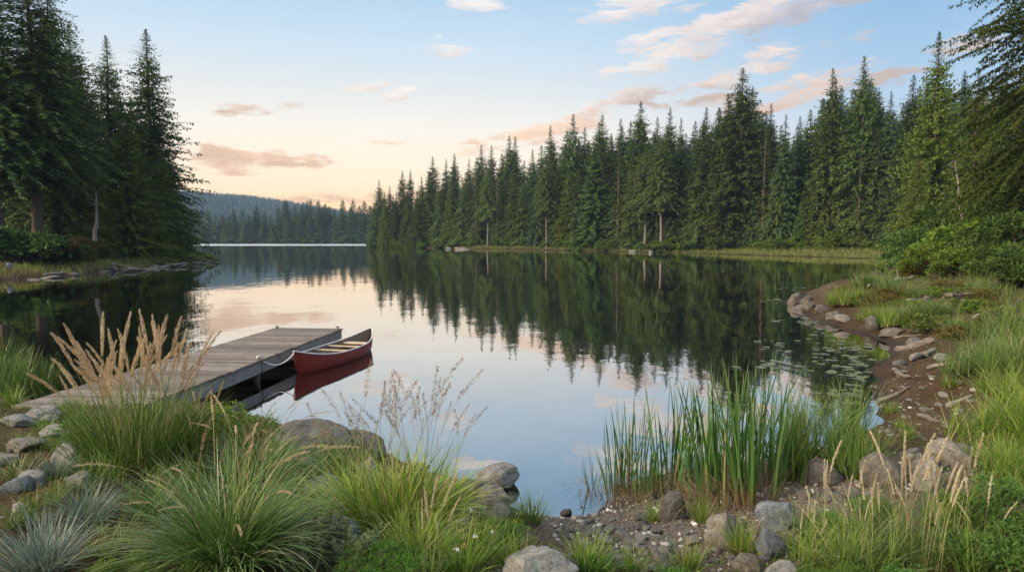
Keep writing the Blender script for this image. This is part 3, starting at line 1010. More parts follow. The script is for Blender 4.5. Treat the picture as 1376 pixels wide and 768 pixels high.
for kind, px, yt, D, lb, wd, rz in LEFT:
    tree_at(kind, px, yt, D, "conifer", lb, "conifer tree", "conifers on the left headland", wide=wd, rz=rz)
for px, yt, D in [(5, 40, 84), (40, 30, 88), (70, 90, 92), (100, 95, 90), (125, 120, 95), (160, 110, 96), (178, 130, 100), (205, 140, 99), (-30, 50, 80), (225, 190, 92), (20, 120, 78), (60, 160, 82), (95, 170, 84)]:
    tree_at(FIR[random.choice([1, 3])], px, yt, D, "conifer", "dark conifer in the shade behind the front firs of the left headland", "conifer tree", "conifers on the left headland", wide=1.3)

# far shore
G_F = "conifers along the far shore"
px = 236
while px < 512:
    for row, (lo, hi) in enumerate([(276, 300), (263, 280)]):
        yt = random.uniform(lo, hi) + (9 if px < 380 else 0)
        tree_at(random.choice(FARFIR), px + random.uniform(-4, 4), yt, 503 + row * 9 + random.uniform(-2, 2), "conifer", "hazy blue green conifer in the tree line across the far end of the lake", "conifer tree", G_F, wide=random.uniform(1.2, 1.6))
    px += 8.0

# understorey at the foot of the forests
BUSH = [bush_mesh(200 + i, 1.6, 1.7, 14, 2600, .26, .15, lf) for i, lf in enumerate([M_BUSH, M_BUSH_DARK, M_BUSH_LIT, M_BUSH_RUST])]
px = 500
while px < 1250:
    D = shore_d(px) + random.uniform(2.0, 6.5) + (3.5 if px > 930 else 0) + wide_meadow(px)
    p = on_ray(px, 330, D)
    s = random.uniform(.9, 1.9) * (1.25 if px < 700 else 1)
    place_bush(BUSH[random.choice([0, 0, 2, 2, 2])], p[0], p[1], s, "shrub", "leafy green shrub at the foot of the right shore forest", group="shrubs along the right shore", sz=s * random.uniform(.7, 1.2))
    px += random.uniform(9, 17)
for px, py, D, s, k, lb in [(12, 325, 55, 2.0, 0, "dark green bush at the left edge below the tall fir's trunk"), (45, 330, 56, 1.7, 0, "round green bush right of the thick grey trunk on the headland"),
                            (72, 328, 58, 1.6, 1, "dark low bush between the green bushes of the headland"), (105, 330, 62, 1.3, 3, "yellowish rust bush left of the slanting grey trunk"),
                            (122, 335, 64, 1.1, 3, "reddish low bush under the slanting grey trunk"), (90, 335, 58, 1.1, 3, "brown green low bush on the headland's red soil"),
                            (212, 330, 78, 1.6, 1, "dull grey green bush under the tip cedar of the headland"), (238, 338, 84, 1.4, 2, "yellow green bush at the headland's outer tip"), (190, 332, 75, 1.5, 1, "dark bush in the shade under the headland's cedars"), (155, 330, 70, 1.6, 1, "dark bush behind the headland's driftwood")]:
    p = on_ray(px, py, D)
    place_bush(BUSH[k], p[0], p[1], s, "shrub", lb, group="bushes on the left headland")
px = 235
while px < 500:
    p = on_ray(px, 326, 499 + random.uniform(0, 4))
    s = random.uniform(1.3, 2.6)
    place_bush(BUSH[random.choice([0, 2, 3])], p[0], p[1], s, "shrub", "small pale bush at the waterline of the far shore", group="bushes along the far shore")
    px += random.uniform(10, 22)


# ------------------------------------------------------------------ more materials for the near bank
def rock_mat(name, dark, mid, light, lichen=(.42, .42, .36), lich=.25, scale=1.0):
    m, N, out = new_mat(name)
    tcn = N.n("ShaderNodeTexCoord")
    info = N.n("ShaderNodeObjectInfo")
    off = N.n("ShaderNodeVectorMath", operation="SCALE")
    cb = N.n("ShaderNodeCombineXYZ")
    for i in range(3):
        N.set(cb.inputs[i], info.outputs["Random"])
    N.t.links.new(cb.outputs[0], off.inputs[0])
    off.inputs["Scale"].default_value = 40
    v = N.n("ShaderNodeVectorMath", operation="ADD")
    N.t.links.new(tcn.outputs["Object"], v.inputs[0])
    N.t.links.new(off.outputs[0], v.inputs[1])
    P = v.outputs[0]
    a = N.noise(P, 3.0 * scale, 8, .68, .5)
    b = N.noise(P, 16 * scale, 6, .72)
    c = N.noise(P, 60 * scale, 3, .7)
    col = N.ramp(a, [(.32, (*dark, 1)), (.5, (*mid, 1)), (.68, (*light, 1))])
    col = N.mix(N.m("MULTIPLY", N.smooth(b, .44, .62), .5), col, (*light, 1))
    col = N.mix(N.m("MULTIPLY", N.smooth(c, .55, .70), .55), col, (*dark, 1))
    sp = N.smooth(N.noise(P, 7 * scale, 7, .75, .8), .58, .66)
    col = N.mix(N.m("MULTIPLY", sp, lich), col, (*lichen, 1))
    hsv = N.n("ShaderNodeHueSaturation")
    N.set(hsv.inputs["Value"], N.m("ADD", .78, N.m("MULTIPLY", info.outputs["Random"], .44)))
    N.t.links.new(col, hsv.inputs["Color"])
    h = N.m("ADD", N.m("MULTIPLY", a, .6), N.m("ADD", N.m("MULTIPLY", b, .5), N.m("MULTIPLY", c, .2)))
    N.t.links.new(principled(N, hsv.outputs[0], .82, .3, bump(N, h, 1.0, .03 / scale)), out.inputs[0])
    return m


M_ROCK = rock_mat("grey_stone", (.07, .065, .058), (.19, .178, .16), (.33, .315, .285))
M_ROCK_TAN = rock_mat("tan_stone", (.062, .052, .041), (.15, .13, .104), (.27, .24, .20))
M_ROCK_BLUE = rock_mat("blue_grey_stone", (.045, .052, .06), (.12, .135, .15), (.24, .26, .275))
M_ROCK_DARK = rock_mat("dark_stone", (.032, .028, .025), (.085, .075, .066), (.17, .155, .135))
M_ROCK_PALE = rock_mat("pale_stone", (.11, .105, .094), (.27, .26, .235), (.45, .44, .40), lichen=(.2, .2, .16), lich=.4)
M_ROCK_DARKTAN = rock_mat("shore_stone", (.035, .030, .025), (.088, .077, .064), (.19, .17, .145))
M_PEBBLE = rock_mat("pebble_stone", (.04, .036, .032), (.10, .09, .078), (.20, .185, .16), scale=3)


def wood_mat(name, c1, c2, c3, axis_scale, obj="Object", rough=.85):
    m, N, out = new_mat(name)
    tcn = N.n("ShaderNodeTexCoord")
    geo = N.n("ShaderNodeNewGeometry")
    rnd = geo.outputs["Random Per Island"]
    cb = N.n("ShaderNodeCombineXYZ")
    for i in range(3):
        N.set(cb.inputs[i], N.m("MULTIPLY", rnd, 31.0 + i * 7))
    ad = N.n("ShaderNodeVectorMath", operation="ADD")
    N.t.links.new(N.mapping(tcn.outputs[obj], axis_scale), ad.inputs[0])
    N.t.links.new(cb.outputs[0], ad.inputs[1])
    g = N.noise(ad.outputs[0], 3.0, 8, .7, .3)
    g2 = N.noise(tcn.outputs[obj], 1.6, 5, .6)
    col = N.ramp(g, [(.3, (*c1, 1)), (.5, (*c2, 1)), (.7, (*c3, 1))])
    hsv = N.n("ShaderNodeHueSaturation")
    N.set(hsv.inputs["Value"], N.m("ADD", .50, N.m("ADD", N.m("MULTIPLY", rnd, .65), N.m("MULTIPLY", g2, .35))))
    N.set(hsv.inputs["Hue"], N.m("ADD", .49, N.m("MULTIPLY", rnd, .02)))
    N.t.links.new(col, hsv.inputs["Color"])
    N.t.links.new(principled(N, hsv.outputs[0], rough, .25, bump(N, g, .7, .008)), out.inputs[0])
    return m


M_DECK = wood_mat("weathered_decking", (.045, .035, .028), (.145, .118, .10), (.30, .262, .235), (1.2, 22, 22))
M_BEAM = wood_mat("weathered_beam", (.10, .095, .09), (.20, .195, .185), (.31, .30, .285), (22, 1.2, 16))
M_DRIFT = wood_mat("driftwood", (.06, .05, .042), (.155, .135, .112), (.28, .255, .22), (14, 14, 1.4))
M_DRIFT_DARK = wood_mat("dark_driftwood", (.05, .042, .034), (.12, .10, .082), (.24, .21, .18), (14, 14, 1.4))


def plain_mat(name, col, rough=.5, spec=.5, bumpy=0, metal=0):
    m, N, out = new_mat(name)
    tcn = N.n("ShaderNodeTexCoord")
    f = N.noise(tcn.outputs["Object"], 5, 6, .65)
    c = N.mix(N.m("MULTIPLY", N.smooth(f, .35, .7), .45), (*col, 1), (*[min(1, x * 1.5 + .015) for x in col], 1))
    f2 = N.noise(N.mapping(tcn.outputs["Object"], (2, 14, 14)), 4, 5, .7)
    c = N.mix(N.m("MULTIPLY", N.smooth(f2, .58, .72), .35), c, (*[x * .55 for x in col], 1))
    N.t.links.new(principled(N, c, N.m("ADD", rough, N.m("MULTIPLY", f, .15)), spec, bump(N, f, bumpy, .01) if bumpy else None, metal), out.inputs[0])
    return m


M_RED = plain_mat("red_hull_paint", (.18, .020, .013), .48, .25)
M_HULL_IN = plain_mat("canoe_inside", (.16, .125, .10), .7, .3)
M_RAIL = plain_mat("canoe_gunwale", (.50, .47, .43), .45, .4)
M_SEATW = plain_mat("seat_wood", (.42, .32, .21), .6, .3)
M_BLACKEND = plain_mat("black_fitting", (.03, .03, .032), .5, .4)
M_ROPE = plain_mat("rope_fibre", (.66, .62, .55), .9, .1)
M_POSTW = plain_mat("wet_post_wood", (.06, .052, .045), .7, .3, .6)

# grasses
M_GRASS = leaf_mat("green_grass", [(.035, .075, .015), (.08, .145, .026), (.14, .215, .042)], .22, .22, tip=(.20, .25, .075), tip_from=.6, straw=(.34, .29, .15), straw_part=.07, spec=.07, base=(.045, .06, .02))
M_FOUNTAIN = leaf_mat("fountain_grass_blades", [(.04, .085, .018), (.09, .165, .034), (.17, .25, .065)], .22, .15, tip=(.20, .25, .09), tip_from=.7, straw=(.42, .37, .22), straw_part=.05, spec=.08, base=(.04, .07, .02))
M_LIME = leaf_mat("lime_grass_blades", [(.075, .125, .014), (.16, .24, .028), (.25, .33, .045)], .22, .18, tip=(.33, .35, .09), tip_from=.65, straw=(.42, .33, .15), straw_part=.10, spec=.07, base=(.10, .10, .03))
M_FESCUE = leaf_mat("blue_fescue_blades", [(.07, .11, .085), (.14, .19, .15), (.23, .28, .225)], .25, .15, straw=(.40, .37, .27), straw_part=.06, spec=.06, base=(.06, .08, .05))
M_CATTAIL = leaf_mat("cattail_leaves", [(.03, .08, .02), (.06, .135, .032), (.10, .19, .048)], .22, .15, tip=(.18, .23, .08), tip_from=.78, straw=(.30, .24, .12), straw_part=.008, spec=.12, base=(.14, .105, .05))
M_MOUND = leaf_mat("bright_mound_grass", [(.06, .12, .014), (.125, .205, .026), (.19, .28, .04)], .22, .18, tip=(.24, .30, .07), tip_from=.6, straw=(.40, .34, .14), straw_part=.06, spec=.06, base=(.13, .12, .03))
M_MEADOW = leaf_mat("meadow_grass_blades", [(.09, .135, .028), (.15, .19, .045), (.21, .235, .065), (.29, .26, .11)], .35, .2)
M_DEADGRASS = leaf_mat("dead_reed_leaves", [(.13, .09, .05), (.22, .16, .09), (.33, .25, .15)], .25, .15)
M_PLUME = leaf_mat("tan_plume", [(.42, .30, .18), (.55, .41, .26), (.68, .54, .37)], .35, .12)
M_PLUME_PINK = leaf_mat("pinkish_plume", [(.20, .13, .085), (.29, .20, .135), (.40, .29, .20)], .35, .12)
M_SPIKE = leaf_mat("straw_spike", [(.46, .37, .24), (.58, .48, .33), (.70, .61, .45)], .3, .12)
M_STALK = leaf_mat("straw_stalk", [(.24, .22, .09), (.36, .30, .14)], .2, .15, base=(.10, .14, .04))
M_SAGE = leaf_mat("sage_leaves", [(.12, .155, .075), (.17, .21, .105), (.23, .27, .15)], .3, .15)
M_WEED = leaf_mat("leafy_weed", [(.055, .12, .022), (.085, .17, .03), (.13, .22, .04)], .35, .25, spec=.07)
M_SPIREA = leaf_mat("light_shrub_leaves", [(.09, .15, .025), (.14, .215, .035), (.20, .28, .05)], .4, .2, spec=.05)
M_COVER = leaf_mat("ground_cover_leaves", [(.04, .075, .018), (.075, .125, .026), (.12, .17, .036), (.20, .20, .07)], .35, .3)
M_LITTER = leaf_mat("fallen_litter", [(.05, .032, .02), (.11, .07, .042), (.21, .15, .09), (.34, .27, .18)], .05, .1)
M_PETAL = leaf_mat("white_petals", [(.7, .7, .68), (.85, .84, .8)], .3, .1)
M_PETAL_Y = leaf_mat("yellow_petals", [(.6, .45, .03), (.75, .58, .06)], .3, .1)
M_PAD = leaf_mat("lily_pad_leaf", [(.045, .065, .025), (.08, .10, .04), (.13, .13, .06)], .1, .3, spec=.5)
M_LEAFY = leaf_mat("broad_leaves", [(.045, .095, .02), (.07, .135, .028), (.10, .18, .038)], .35, .25, spec=.08)


def blades(mb, rng, base, az, lean, curve, L, w, K=5, mat=0, twist=.6, taper=.75):
    n = len(base)
    hx, hy = np.cos(az), np.sin(az)
    p = np.array(base, float)
    sa = az + PI / 2 + rng.normal(0, twist, n)
    side = np.stack([np.cos(sa), np.sin(sa), np.zeros(n)], -1)
    rows, al = [], []
    for k in range(K + 1):
        s = k / K
        wid = w * (.55 + .45 * min(1, s * 5)) * max(1 - s, .0) ** taper + .0002
        rows.append(np.stack([p - side * (wid / 2)[:, None], p + side * (wid / 2)[:, None]], 1))
        al.append(np.full((n, 2), s))
        th = lean + curve * (s + .5 / K)
        p = p + (L / K)[:, None] * np.stack([np.sin(th) * hx, np.sin(th) * hy, np.cos(th)], -1)
    v = np.stack(rows, 1).reshape(n, -1, 3)
    m = 2 * (K + 1)
    q = np.array([[2 * k, 2 * k + 1, 2 * k + 3, 2 * k + 2] for k in range(K)])
    f = (np.arange(n)[:, None, None] * m + q[None]).reshape(-1, 4)
    mb.add(v.reshape(-1, 3), f, mat, np.stack(al, 1).ravel())


def tuft_mesh(seed, n, r, L, w, lean=(.05, .6), curve=(.2, 1.4), mat=None, K=6, Lmin=.45, taper=.75, clumps=0):
    rng = np.random.default_rng(seed)
    mb = MB()
    a = rng.uniform(0, 2 * PI, n)
    q = np.sqrt(rng.uniform(0, 1, n))
    base = np.stack([r * q * np.cos(a), r * q * np.sin(a), np.full(n, -.02)], -1)
    az = a + rng.normal(0, .7, n)
    Lk = np.ones(n)
    if clumps:                       # several smaller tussocks of unequal height instead of one
        ca, cq = rng.uniform(0, 2 * PI, clumps), np.sqrt(rng.uniform(0, 1, clumps))
        w_ = rng.integers(0, clumps, n)
        base[:, 0] = r * cq[w_] * np.cos(ca[w_]) + rng.normal(0, r * .16, n)
        base[:, 1] = r * cq[w_] * np.sin(ca[w_]) + rng.normal(0, r * .16, n)
        Lk = rng.uniform(.45, 1.1, clumps)[w_]
        az = rng.uniform(0, 2 * PI, n)
    k = np.clip(q + rng.normal(0, .25, n), 0, 1.15)
    blades(mb, rng, base, az, lean[0] + (lean[1] - lean[0]) * k + rng.normal(0, .05, n), curve[0] + (curve[1] - curve[0]) * rng.uniform(0, 1, n) * (.4 + .6 * k),
           L * Lk * rng.uniform(Lmin, 1.05, n), w * rng.uniform(.6, 1.2, n), K, taper=taper)
    return mb.mesh("foliage", mat)


def head_mesh(seed, H, lean, bend, kind, plume=M_PLUME, frac=.25, fat=1.0):
    """one flowering stalk with its plume"""
    rng = np.random.default_rng(seed)
    mb = MB()
    K = 16
    pts = [np.zeros(3)]
    for k in range(K):
        th = lean + bend * ((k + 1) / K) ** 2.2
        pts.append(pts[-1] + H / K * np.array([math.sin(th), 0, math.cos(th)]))
    pts = np.array(pts)
    tube(mb, pts, np.linspace(.0026, .0012, K + 1), 3, 0, cap=False)
    s0 = 1 - frac
    if kind == "panicle":
        n = int(70 * fat)
    else:
        n = int(240 * fat)
    s = s0 + frac * rng.uniform(0, 1, n)
    u = (s - s0) / frac
    idx = s * K
    i0 = np.minimum(idx.astype(int), K - 1)
    P = pts[i0] + (pts[i0 + 1] - pts[i0]) * (idx - i0)[:, None]
    T = nrm(pts[i0 + 1] - pts[i0])
    rad = nrm(rng.normal(0, 1, (n, 3)))
    rad = nrm(rad - T * (rad * T).sum(1, keepdims=True))
    env = np.sin(PI * np.clip(u * .93 + .07, 0, 1)) ** .7
    if kind == "feather":      # narrow soft plume
        D = T + rad * .32
        L = H * frac * .095 * (.5 + .6 * env) * rng.uniform(.6, 1.3, n)
        W_ = L * .12
        P = P + rad * (.0045 * env)[:, None] * H
    elif kind == "foxtail":    # dense bottle brush, drooping
        D = T * .75 + rad * .65
        L = np.full(n, .015) * (.5 + .7 * env) * H * rng.uniform(.6, 1.3, n)
        W_ = L * .12
    elif kind == "spike":      # thick straw coloured spike
        P = P + rad * (.0044 * env * (.3 + .7 * rng.uniform(0, 1, n)))[:, None]
        D = T + rad * .45
        L = np.full(n, .017) * rng.uniform(.7, 1.3, n)
        W_ = L * .28
    else:                      # open panicle of small spikelets
        P = P + rad * (.013 * H * env * rng.uniform(.2, 1, n))[:, None] + T * .01
        D = T + rad * .5
        L = np.full(n, .016) * H * rng.uniform(.7, 1.4, n)
        W_ = L * .22
    kites(mb, P, D, L, W_, rng.normal(0, 1, (n, 3)), 1, mid=.35)
    return mb.mesh("seed_head", [M_STALK, plume])


def heads_on(parent, meshes, n, rng, r=.1, spread=(0, 6.28), smin=.75, smax=1.1, lean_add=.0):
    for i in range(n):
        a = rng.uniform(*spread)
        rr = r * math.sqrt(rng.uniform(0, 1))
        s = rng.uniform(smin, smax)
        b = rng.uniform(*spread)
        link("seed_head", rng.choice(meshes), parent, (rr * math.cos(b), rr * math.sin(b), 0), (rng.uniform(-lean_add, lean_add), rng.uniform(-lean_add, lean_add), a), (s, s, s))


def plant(mesh, px, py, name, label, cat, s=1.0, group=None, sz=None, rz=None, zoff=0.0, xyz=None):
    p = gp(px, py) if xyz is None else xyz
    e = empty(name, (p[0], p[1], max(gz(p[0], p[1]), -.25) + zoff), random.uniform(0, 6.28) if rz is None else rz, (s, s, sz or s))
    tag(e, label, cat, group, "thing")
    for m in mesh if isinstance(mesh, (list, tuple)) else [mesh]:
        link(m.name.split(".")[0], m, e)
    return e


# ------------------------------------------------------------------ stones
def ico(sub):
    bm = bmesh.new()
    bmesh.ops.create_icosphere(bm, subdivisions=sub, radius=1)
    v = np.array([x.co[:] for x in bm.verts])
    f = np.array([[q.index for q in x.verts] for x in bm.faces])
    bm.free()
    return v, f


ICO5, ICO4, ICO2 = ico(5), ico(4), ico(2)


def rock_mesh(seed, mat, facets=18, cut=.50, rough=.13, hi=False, fine=.035):
    rng = np.random.default_rng(seed)
    v, f = ICO5 if hi else ICO4
    v = v.copy()
    for k in range(facets):
        n = nrm(rng.normal(0, 1, 3) * [1, 1, .8])
        c = rng.uniform(cut, .92)
        over = np.maximum(v @ n - c, 0)
        v -= n * (over * rng.uniform(.75, .98))[:, None]
    dirn = nrm(v)
    off = rng.uniform(0, 50, 3)
    v += dirn * (rough * fbm(v * 1.4 + off, 4, seed))[:, None]
    v += dirn * (fine * fbm(v * 6 + off, 3, seed + 5))[:, None]
    # cracks
    cr = np.abs(vnoise(v * np.array([1.2, 1.2, 3.2]) + off, seed + 9))
    v -= dirn * (.05 * np.exp(-cr * 22))[:, None]
    mb = MB()
    mb.add(v, f)
    return mb.mesh("rock", mat, True)


def place_rock(px, py, wpx, hpx, mat, label, group=None, seed=None, deep=.7, sink=.38, rz=None, name="rock", cat="rock", tilt=.12, xyz=None, hi=False, **kw):
    p = gp(px, py) if xyz is None else np.array(xyz, float)
    D = p[1]
    w, h = wpx / F_PX * D, hpx / F_PX * D
    seed = int(px * 7 + py * 13) if seed is None else seed
    me = rock_mesh(seed, mat, hi=hi, **kw)
    rng = random.Random(seed)
    hz_ = h * .5 / (1 - sink) * 1.08
    o = link(name, me, None, (p[0], p[1] + w * deep * .35, max(gz(p[0], p[1]), -.12) + hz_ * (1 - 2 * sink)),
             (rng.uniform(-tilt, tilt), rng.uniform(-tilt, tilt), rng.uniform(-.4, .4) if rz is None else rz), (w * .54, w * deep * .54, hz_))
    return tag(o, label, cat, group)


ROCKS = [  # px, base py, width, height, material, label, extra
    (408, 610, 112, 32, M_ROCK_DARK, "dark rounded boulder at the water's edge behind the fountain grass", dict(hi=True, facets=7, cut=.74, deep=.9)),
    (470, 617, 94, 32, M_ROCK_DARK, "dark sloping boulder touching the water, right of the rounded one", dict(hi=True, facets=8, cut=.7, deep=.8)),
    (668, 657, 68, 38, M_ROCK, "brown grey angular boulder standing in the shallow water", dict(hi=True, facets=22, cut=.45)),
    (640, 668, 62, 28, M_ROCK_DARK, "dark flat stone just below the angular boulder in the shallows", {}),
    (660, 682, 58, 24, M_ROCK_TAN, "pale flat topped stone in front of the angular boulder", {}),
    (676, 704, 42, 26, M_ROCK, "rounded grey stone left of the small bright grass tuft", {}),
    (726, 790, 118, 46, M_ROCK_PALE, "large pale lichen covered rock at the bottom middle of the picture", dict(hi=True, facets=13, cut=.58, fine=.06)),
    (458, 742, 74, 46, M_ROCK_BLUE, "blue dark angular rock under the lime grass clump", dict(hi=True, facets=20, cut=.45)),
    (430, 672, 60, 34, M_ROCK, "brownish rock between the fountain grass and the lime grass", {}),
    (493, 652, 46, 34, M_ROCK_PALE, "pale stone half hidden in the lime grass", {}),
    (400, 640, 60, 32, M_ROCK, "grey stone under the arching seed heads, below the dark boulders", {}),
    (906, 698, 52, 34, M_ROCK_DARK, "dark brown stone at the foot of the tallest cattails", dict(hi=True)),
    (976, 738, 62, 50, M_ROCK_TAN, "tan rounded boulder leaning on the gravel beside the blue dark one", dict(hi=True)),
    (1052, 712, 60, 44, M_ROCK_BLUE, "dark blue boulder behind the light blue grey one", dict(hi=True)),
    (1042, 752, 54, 40, M_ROCK_BLUE, "light blue grey boulder at the front of the gravel", dict(hi=True)),
    (1198, 655, 70, 44, M_ROCK_TAN, "brown split boulder above the tan spiked grass on the right mud", dict(hi=True, facets=22, cut=.45)),
    (1114, 652, 62, 34, M_ROCK_DARK, "dark flat boulder among the reeds right of the cattails", {}),
    (1250, 660, 42, 42, M_ROCK, "upright grey stone right of the split boulder", {}),
    (1286, 626, 66, 34, M_ROCK_TAN, "long pale tan slab leaning on the right mud bank", dict(facets=20, cut=.45)),
    (1252, 636, 44, 22, M_ROCK_TAN, "small tan slab between the upright stone and the long slab", {}),
    (1010, 768, 44, 22, M_ROCK_TAN, "small tan stone at the bottom edge of the gravel", {}),
    (1060, 790, 60, 30, M_ROCK, "grey stone cut by the bottom edge under the light blue boulder", {}),
    (18, 664, 46, 22, M_ROCK_BLUE, "pale blue white angular rock beside the path at the left edge", dict(facets=14, cut=.55)),
    (34, 656, 50, 20, M_ROCK_PALE, "white grey rock behind the angular one at the left edge of the path", dict(facets=12, cut=.55)),
    (80, 626, 46, 26, M_ROCK_PALE, "pale tan stone left of the feather reed grass", {}),
    (92, 614, 40, 24, M_ROCK_BLUE, "blue grey stone behind the pale tan one by the feather reed grass", {}),
    (100, 655, 60, 20, M_ROCK, "grey stone in front of the feather reed grass base", {}),
    (48, 648, 16, 10, M_ROCK_TAN, "small rust brown stone beside the white grey rock", {}),
    (22, 688, 22, 12, M_ROCK_PALE, "small white stone above the blue grass at the left edge", {}),
    (108, 584, 26, 18, M_ROCK_PALE, "pale stone in the greenery right of the path", {}),
    # far right point
    (1070, 409, 28, 15, M_ROCK_DARKTAN, "outermost pale boulder on the right rocky point", dict(facets=22, cut=.42, sink=.44)),
    (1093, 414, 30, 11, M_ROCK_DARKTAN, "flat tan boulder second along the right rocky point", dict(facets=22, cut=.42, sink=.44)),
    (1106, 419, 24, 9, M_ROCK_DARKTAN, "low grey boulder third along the right rocky point", dict(facets=22, cut=.42, sink=.44)),
    (1122, 427, 24, 11, M_ROCK_DARK, "dark boulder fourth along the right rocky point, at the water", dict(facets=22, cut=.42, sink=.44)),
    (1086, 404, 20, 8, M_ROCK_DARKTAN, "small grey boulder behind the outermost one on the point", dict(facets=22, cut=.42, sink=.44)),
    (1176, 441, 28, 15, M_ROCK_DARKTAN, "rounded grey boulder at the waterline below the bright grass of the point", dict(facets=22, cut=.42, sink=.44)),
    (1204, 450, 40, 9, M_ROCK_DARKTAN, "flat brown slab on the shore right of the rounded boulder", dict(sink=.48)),
    (1246, 412, 32, 18, M_ROCK_DARKTAN, "grey angular boulder below the driftwood on the right bank", dict(facets=20, cut=.45)),
    (1290, 408, 24, 18, M_ROCK_DARK, "dark grey boulder under the bright bushes of the right bank", dict(facets=22, cut=.42, sink=.44)),
    (1144, 395, 30, 9, M_ROCK_DARKTAN, "pale flat rock among the grass on the right point", dict(facets=22, cut=.42, sink=.44)),
    (1222, 420, 22, 8, M_ROCK_DARKTAN, "low brown rock left of the angular boulder on the right bank", dict(facets=22, cut=.42, sink=.44)),
    (10, 361, 12, 8, M_ROCK_BLUE, "pale blue boulder at the left edge of the headland's grass", {}),
    (108, 351, 18, 6, M_ROCK_TAN, "pinkish flat boulder under the rust bushes of the headland", {}),
    (136, 366, 22, 5, M_ROCK_DARKTAN, "low brown boulder at the waterline below the headland's grass", {}),
    (174, 363, 20, 6, M_ROCK_DARK, "dark low boulder among the headland's driftwood", {}),
    (206, 360, 18, 6, M_ROCK_DARKTAN, "brown boulder behind the driftwood logs of the headland", {}),
    (222, 359, 16, 5, M_ROCK, "grey boulder right of the driftwood trunk on the headland", {}),
    (262, 355, 18, 5, M_ROCK_DARK, "dark flat boulder near the headland's outer tip", {}),
    (96, 370, 20, 5, M_ROCK_DARK, "dark low boulder between two grey ones on the headland's waterline", {}),
    (150, 364, 14, 7, M_ROCK_DARK, "dark boulder at the headland's waterline right of the grass", {}),
    (62, 374, 28, 6, M_ROCK_DARKTAN, "low grey boulder at the headland's waterline left of the grass", {}),
    (44, 376, 22, 4, M_ROCK_DARKTAN, "low tan boulder at the waterline near the left edge", {}),
    (620, 335, 24, 3, M_ROCK_TAN, "flat pale rock at the waterline of the right forest's left part", {}),
    (603, 334.5, 12, 2.5, M_ROCK, "small grey rock left of the flat pale rock on the right shore", {}),
    (874, 340, 6, 4.5, M_ROCK, "pale upright rock at the waterline in the middle of the right shore", {}),
    (850, 338.5, 12, 4, M_ROCK, "low grey rock left of the pale upright rock on the right shore", {}),
    (1080, 416, 26, 9, M_ROCK_DARK, "dark low boulder at the waterline below the outermost pale one", {}),
    (1136, 432, 26, 8, M_ROCK_TAN, "brown boulder fifth along the rocky point, before the nearest bright mound", {}),
    (1232, 462, 28, 8, M_ROCK_DARK, "dark flat rock on the mud above the thick log", {}),
    (1212, 492, 24, 8, M_ROCK_DARK, "dark wet rock at the mud's edge below the two logs", {}),
    (1270, 418, 22, 8, M_ROCK_DARK, "dark low rock between the angular boulder and the root tangle", {}),
    (1268, 484, 24, 9, M_ROCK, "grey rock beside the dark green clump on the mud", {}),
    (1294, 612, 40, 16, M_ROCK_DARK, "dark stone behind the long pale tan slab", {}),
    (1158, 628, 30, 14, M_ROCK_DARK, "dark wet stone left of the split boulder, at the rushes", {}),
    (1230, 612, 26, 10, M_ROCK, "grey flat stone on the mud above the split boulder", {}),
    (590, 668, 40, 20, M_ROCK_DARK, "dark stone at the water's edge left of the flat stones", {}),
    (560, 640, 46, 16, M_ROCK_DARKTAN, "grey stone at the water's edge behind the lime clump", {}),
    (738, 664, 14, 7, M_ROCK_DARK, "small dark stone alone in the shallow water", {}),
    (762, 691, 18, 9, M_ROCK_DARK, "small dark stone where the shallow water meets the gravel", {}),
]
for px, py, w, h, mt, lb, kw in ROCKS:
    place_rock(px, py, w, h, mt, lb, **kw)
# path stones, flat slabs from the lower left up to the dock
for px, py, w, h, lb in [(44, 560, 54, 9, "flat stepping stone directly before the dock's near end"), (14, 572, 44, 11, "pale flat stepping stone at the left edge before the dock"), (18, 606, 56, 13, "brown flat stepping stone in the middle of the path"),
                         (66, 586, 46, 11, "grey flat stepping stone right of the pale one"), (60, 566, 26, 6, "small flat stepping stone at the dock's corner"), (-8, 624, 40, 14, "stepping stone cut by the left edge of the picture")]:
    place_rock(px, py, w, h, M_ROCK if "brown" not in lb else M_ROCK_TAN, lb, "stepping stones of the path to the dock", deep=1.0, sink=.42, tilt=.04, facets=16, cut=.55)
rng = random.Random(4)
PEB = [rock_mesh(300 + i, M_PEBBLE, facets=17, cut=.5, rough=.12, fine=.02) for i in range(9)]


def pebble(px, py, wpx, label, group):
    p = gp(px, py)
    w = wpx / F_PX * p[1]
    tag(link("stone", rng.choice(PEB), None, (p[0], p[1], max(gz(p[0], p[1]), -.05) + w * .10), (rng.uniform(-.2, .2), rng.uniform(-.2, .2), rng.uniform(0, 6.3)), (w * .55, w * .42, w * rng.uniform(.16, .30))), label, "stone", group)


for px, py, w in [(800, 716, 26), (822, 712, 20), (812, 728, 30), (838, 722, 28), (846, 740, 22), (870, 710, 18), (918, 742, 26), (880, 740, 24), (900, 748, 18), (862, 730, 16), (930, 728, 24), (945, 745, 20), (835, 752, 22),
                  (856, 756, 16), (884, 722, 14), (905, 728, 14), (792, 742, 18), (825, 742, 16), (868, 745, 14), (895, 762, 22), (925, 760, 24), (960, 755, 18), (812, 756, 14), (780, 726, 14), (950, 722, 12), (848, 708, 12), (770, 712, 16), (786, 704, 10), (895, 708, 10), (984, 756, 16)]:
    pebble(px, py, w, "rounded stone lying loose on the gravel patch at the lake's near edge", "loose stones on the gravel patch")
for i in range(75):
    pebble(rng.uniform(765, 1085), rng.uniform(702, 766), rng.choice([9, 11, 13, 15, 18, 22, 26]), "rounded stone lying loose on the gravel patch at the lake's near edge", "loose stones on the gravel patch")
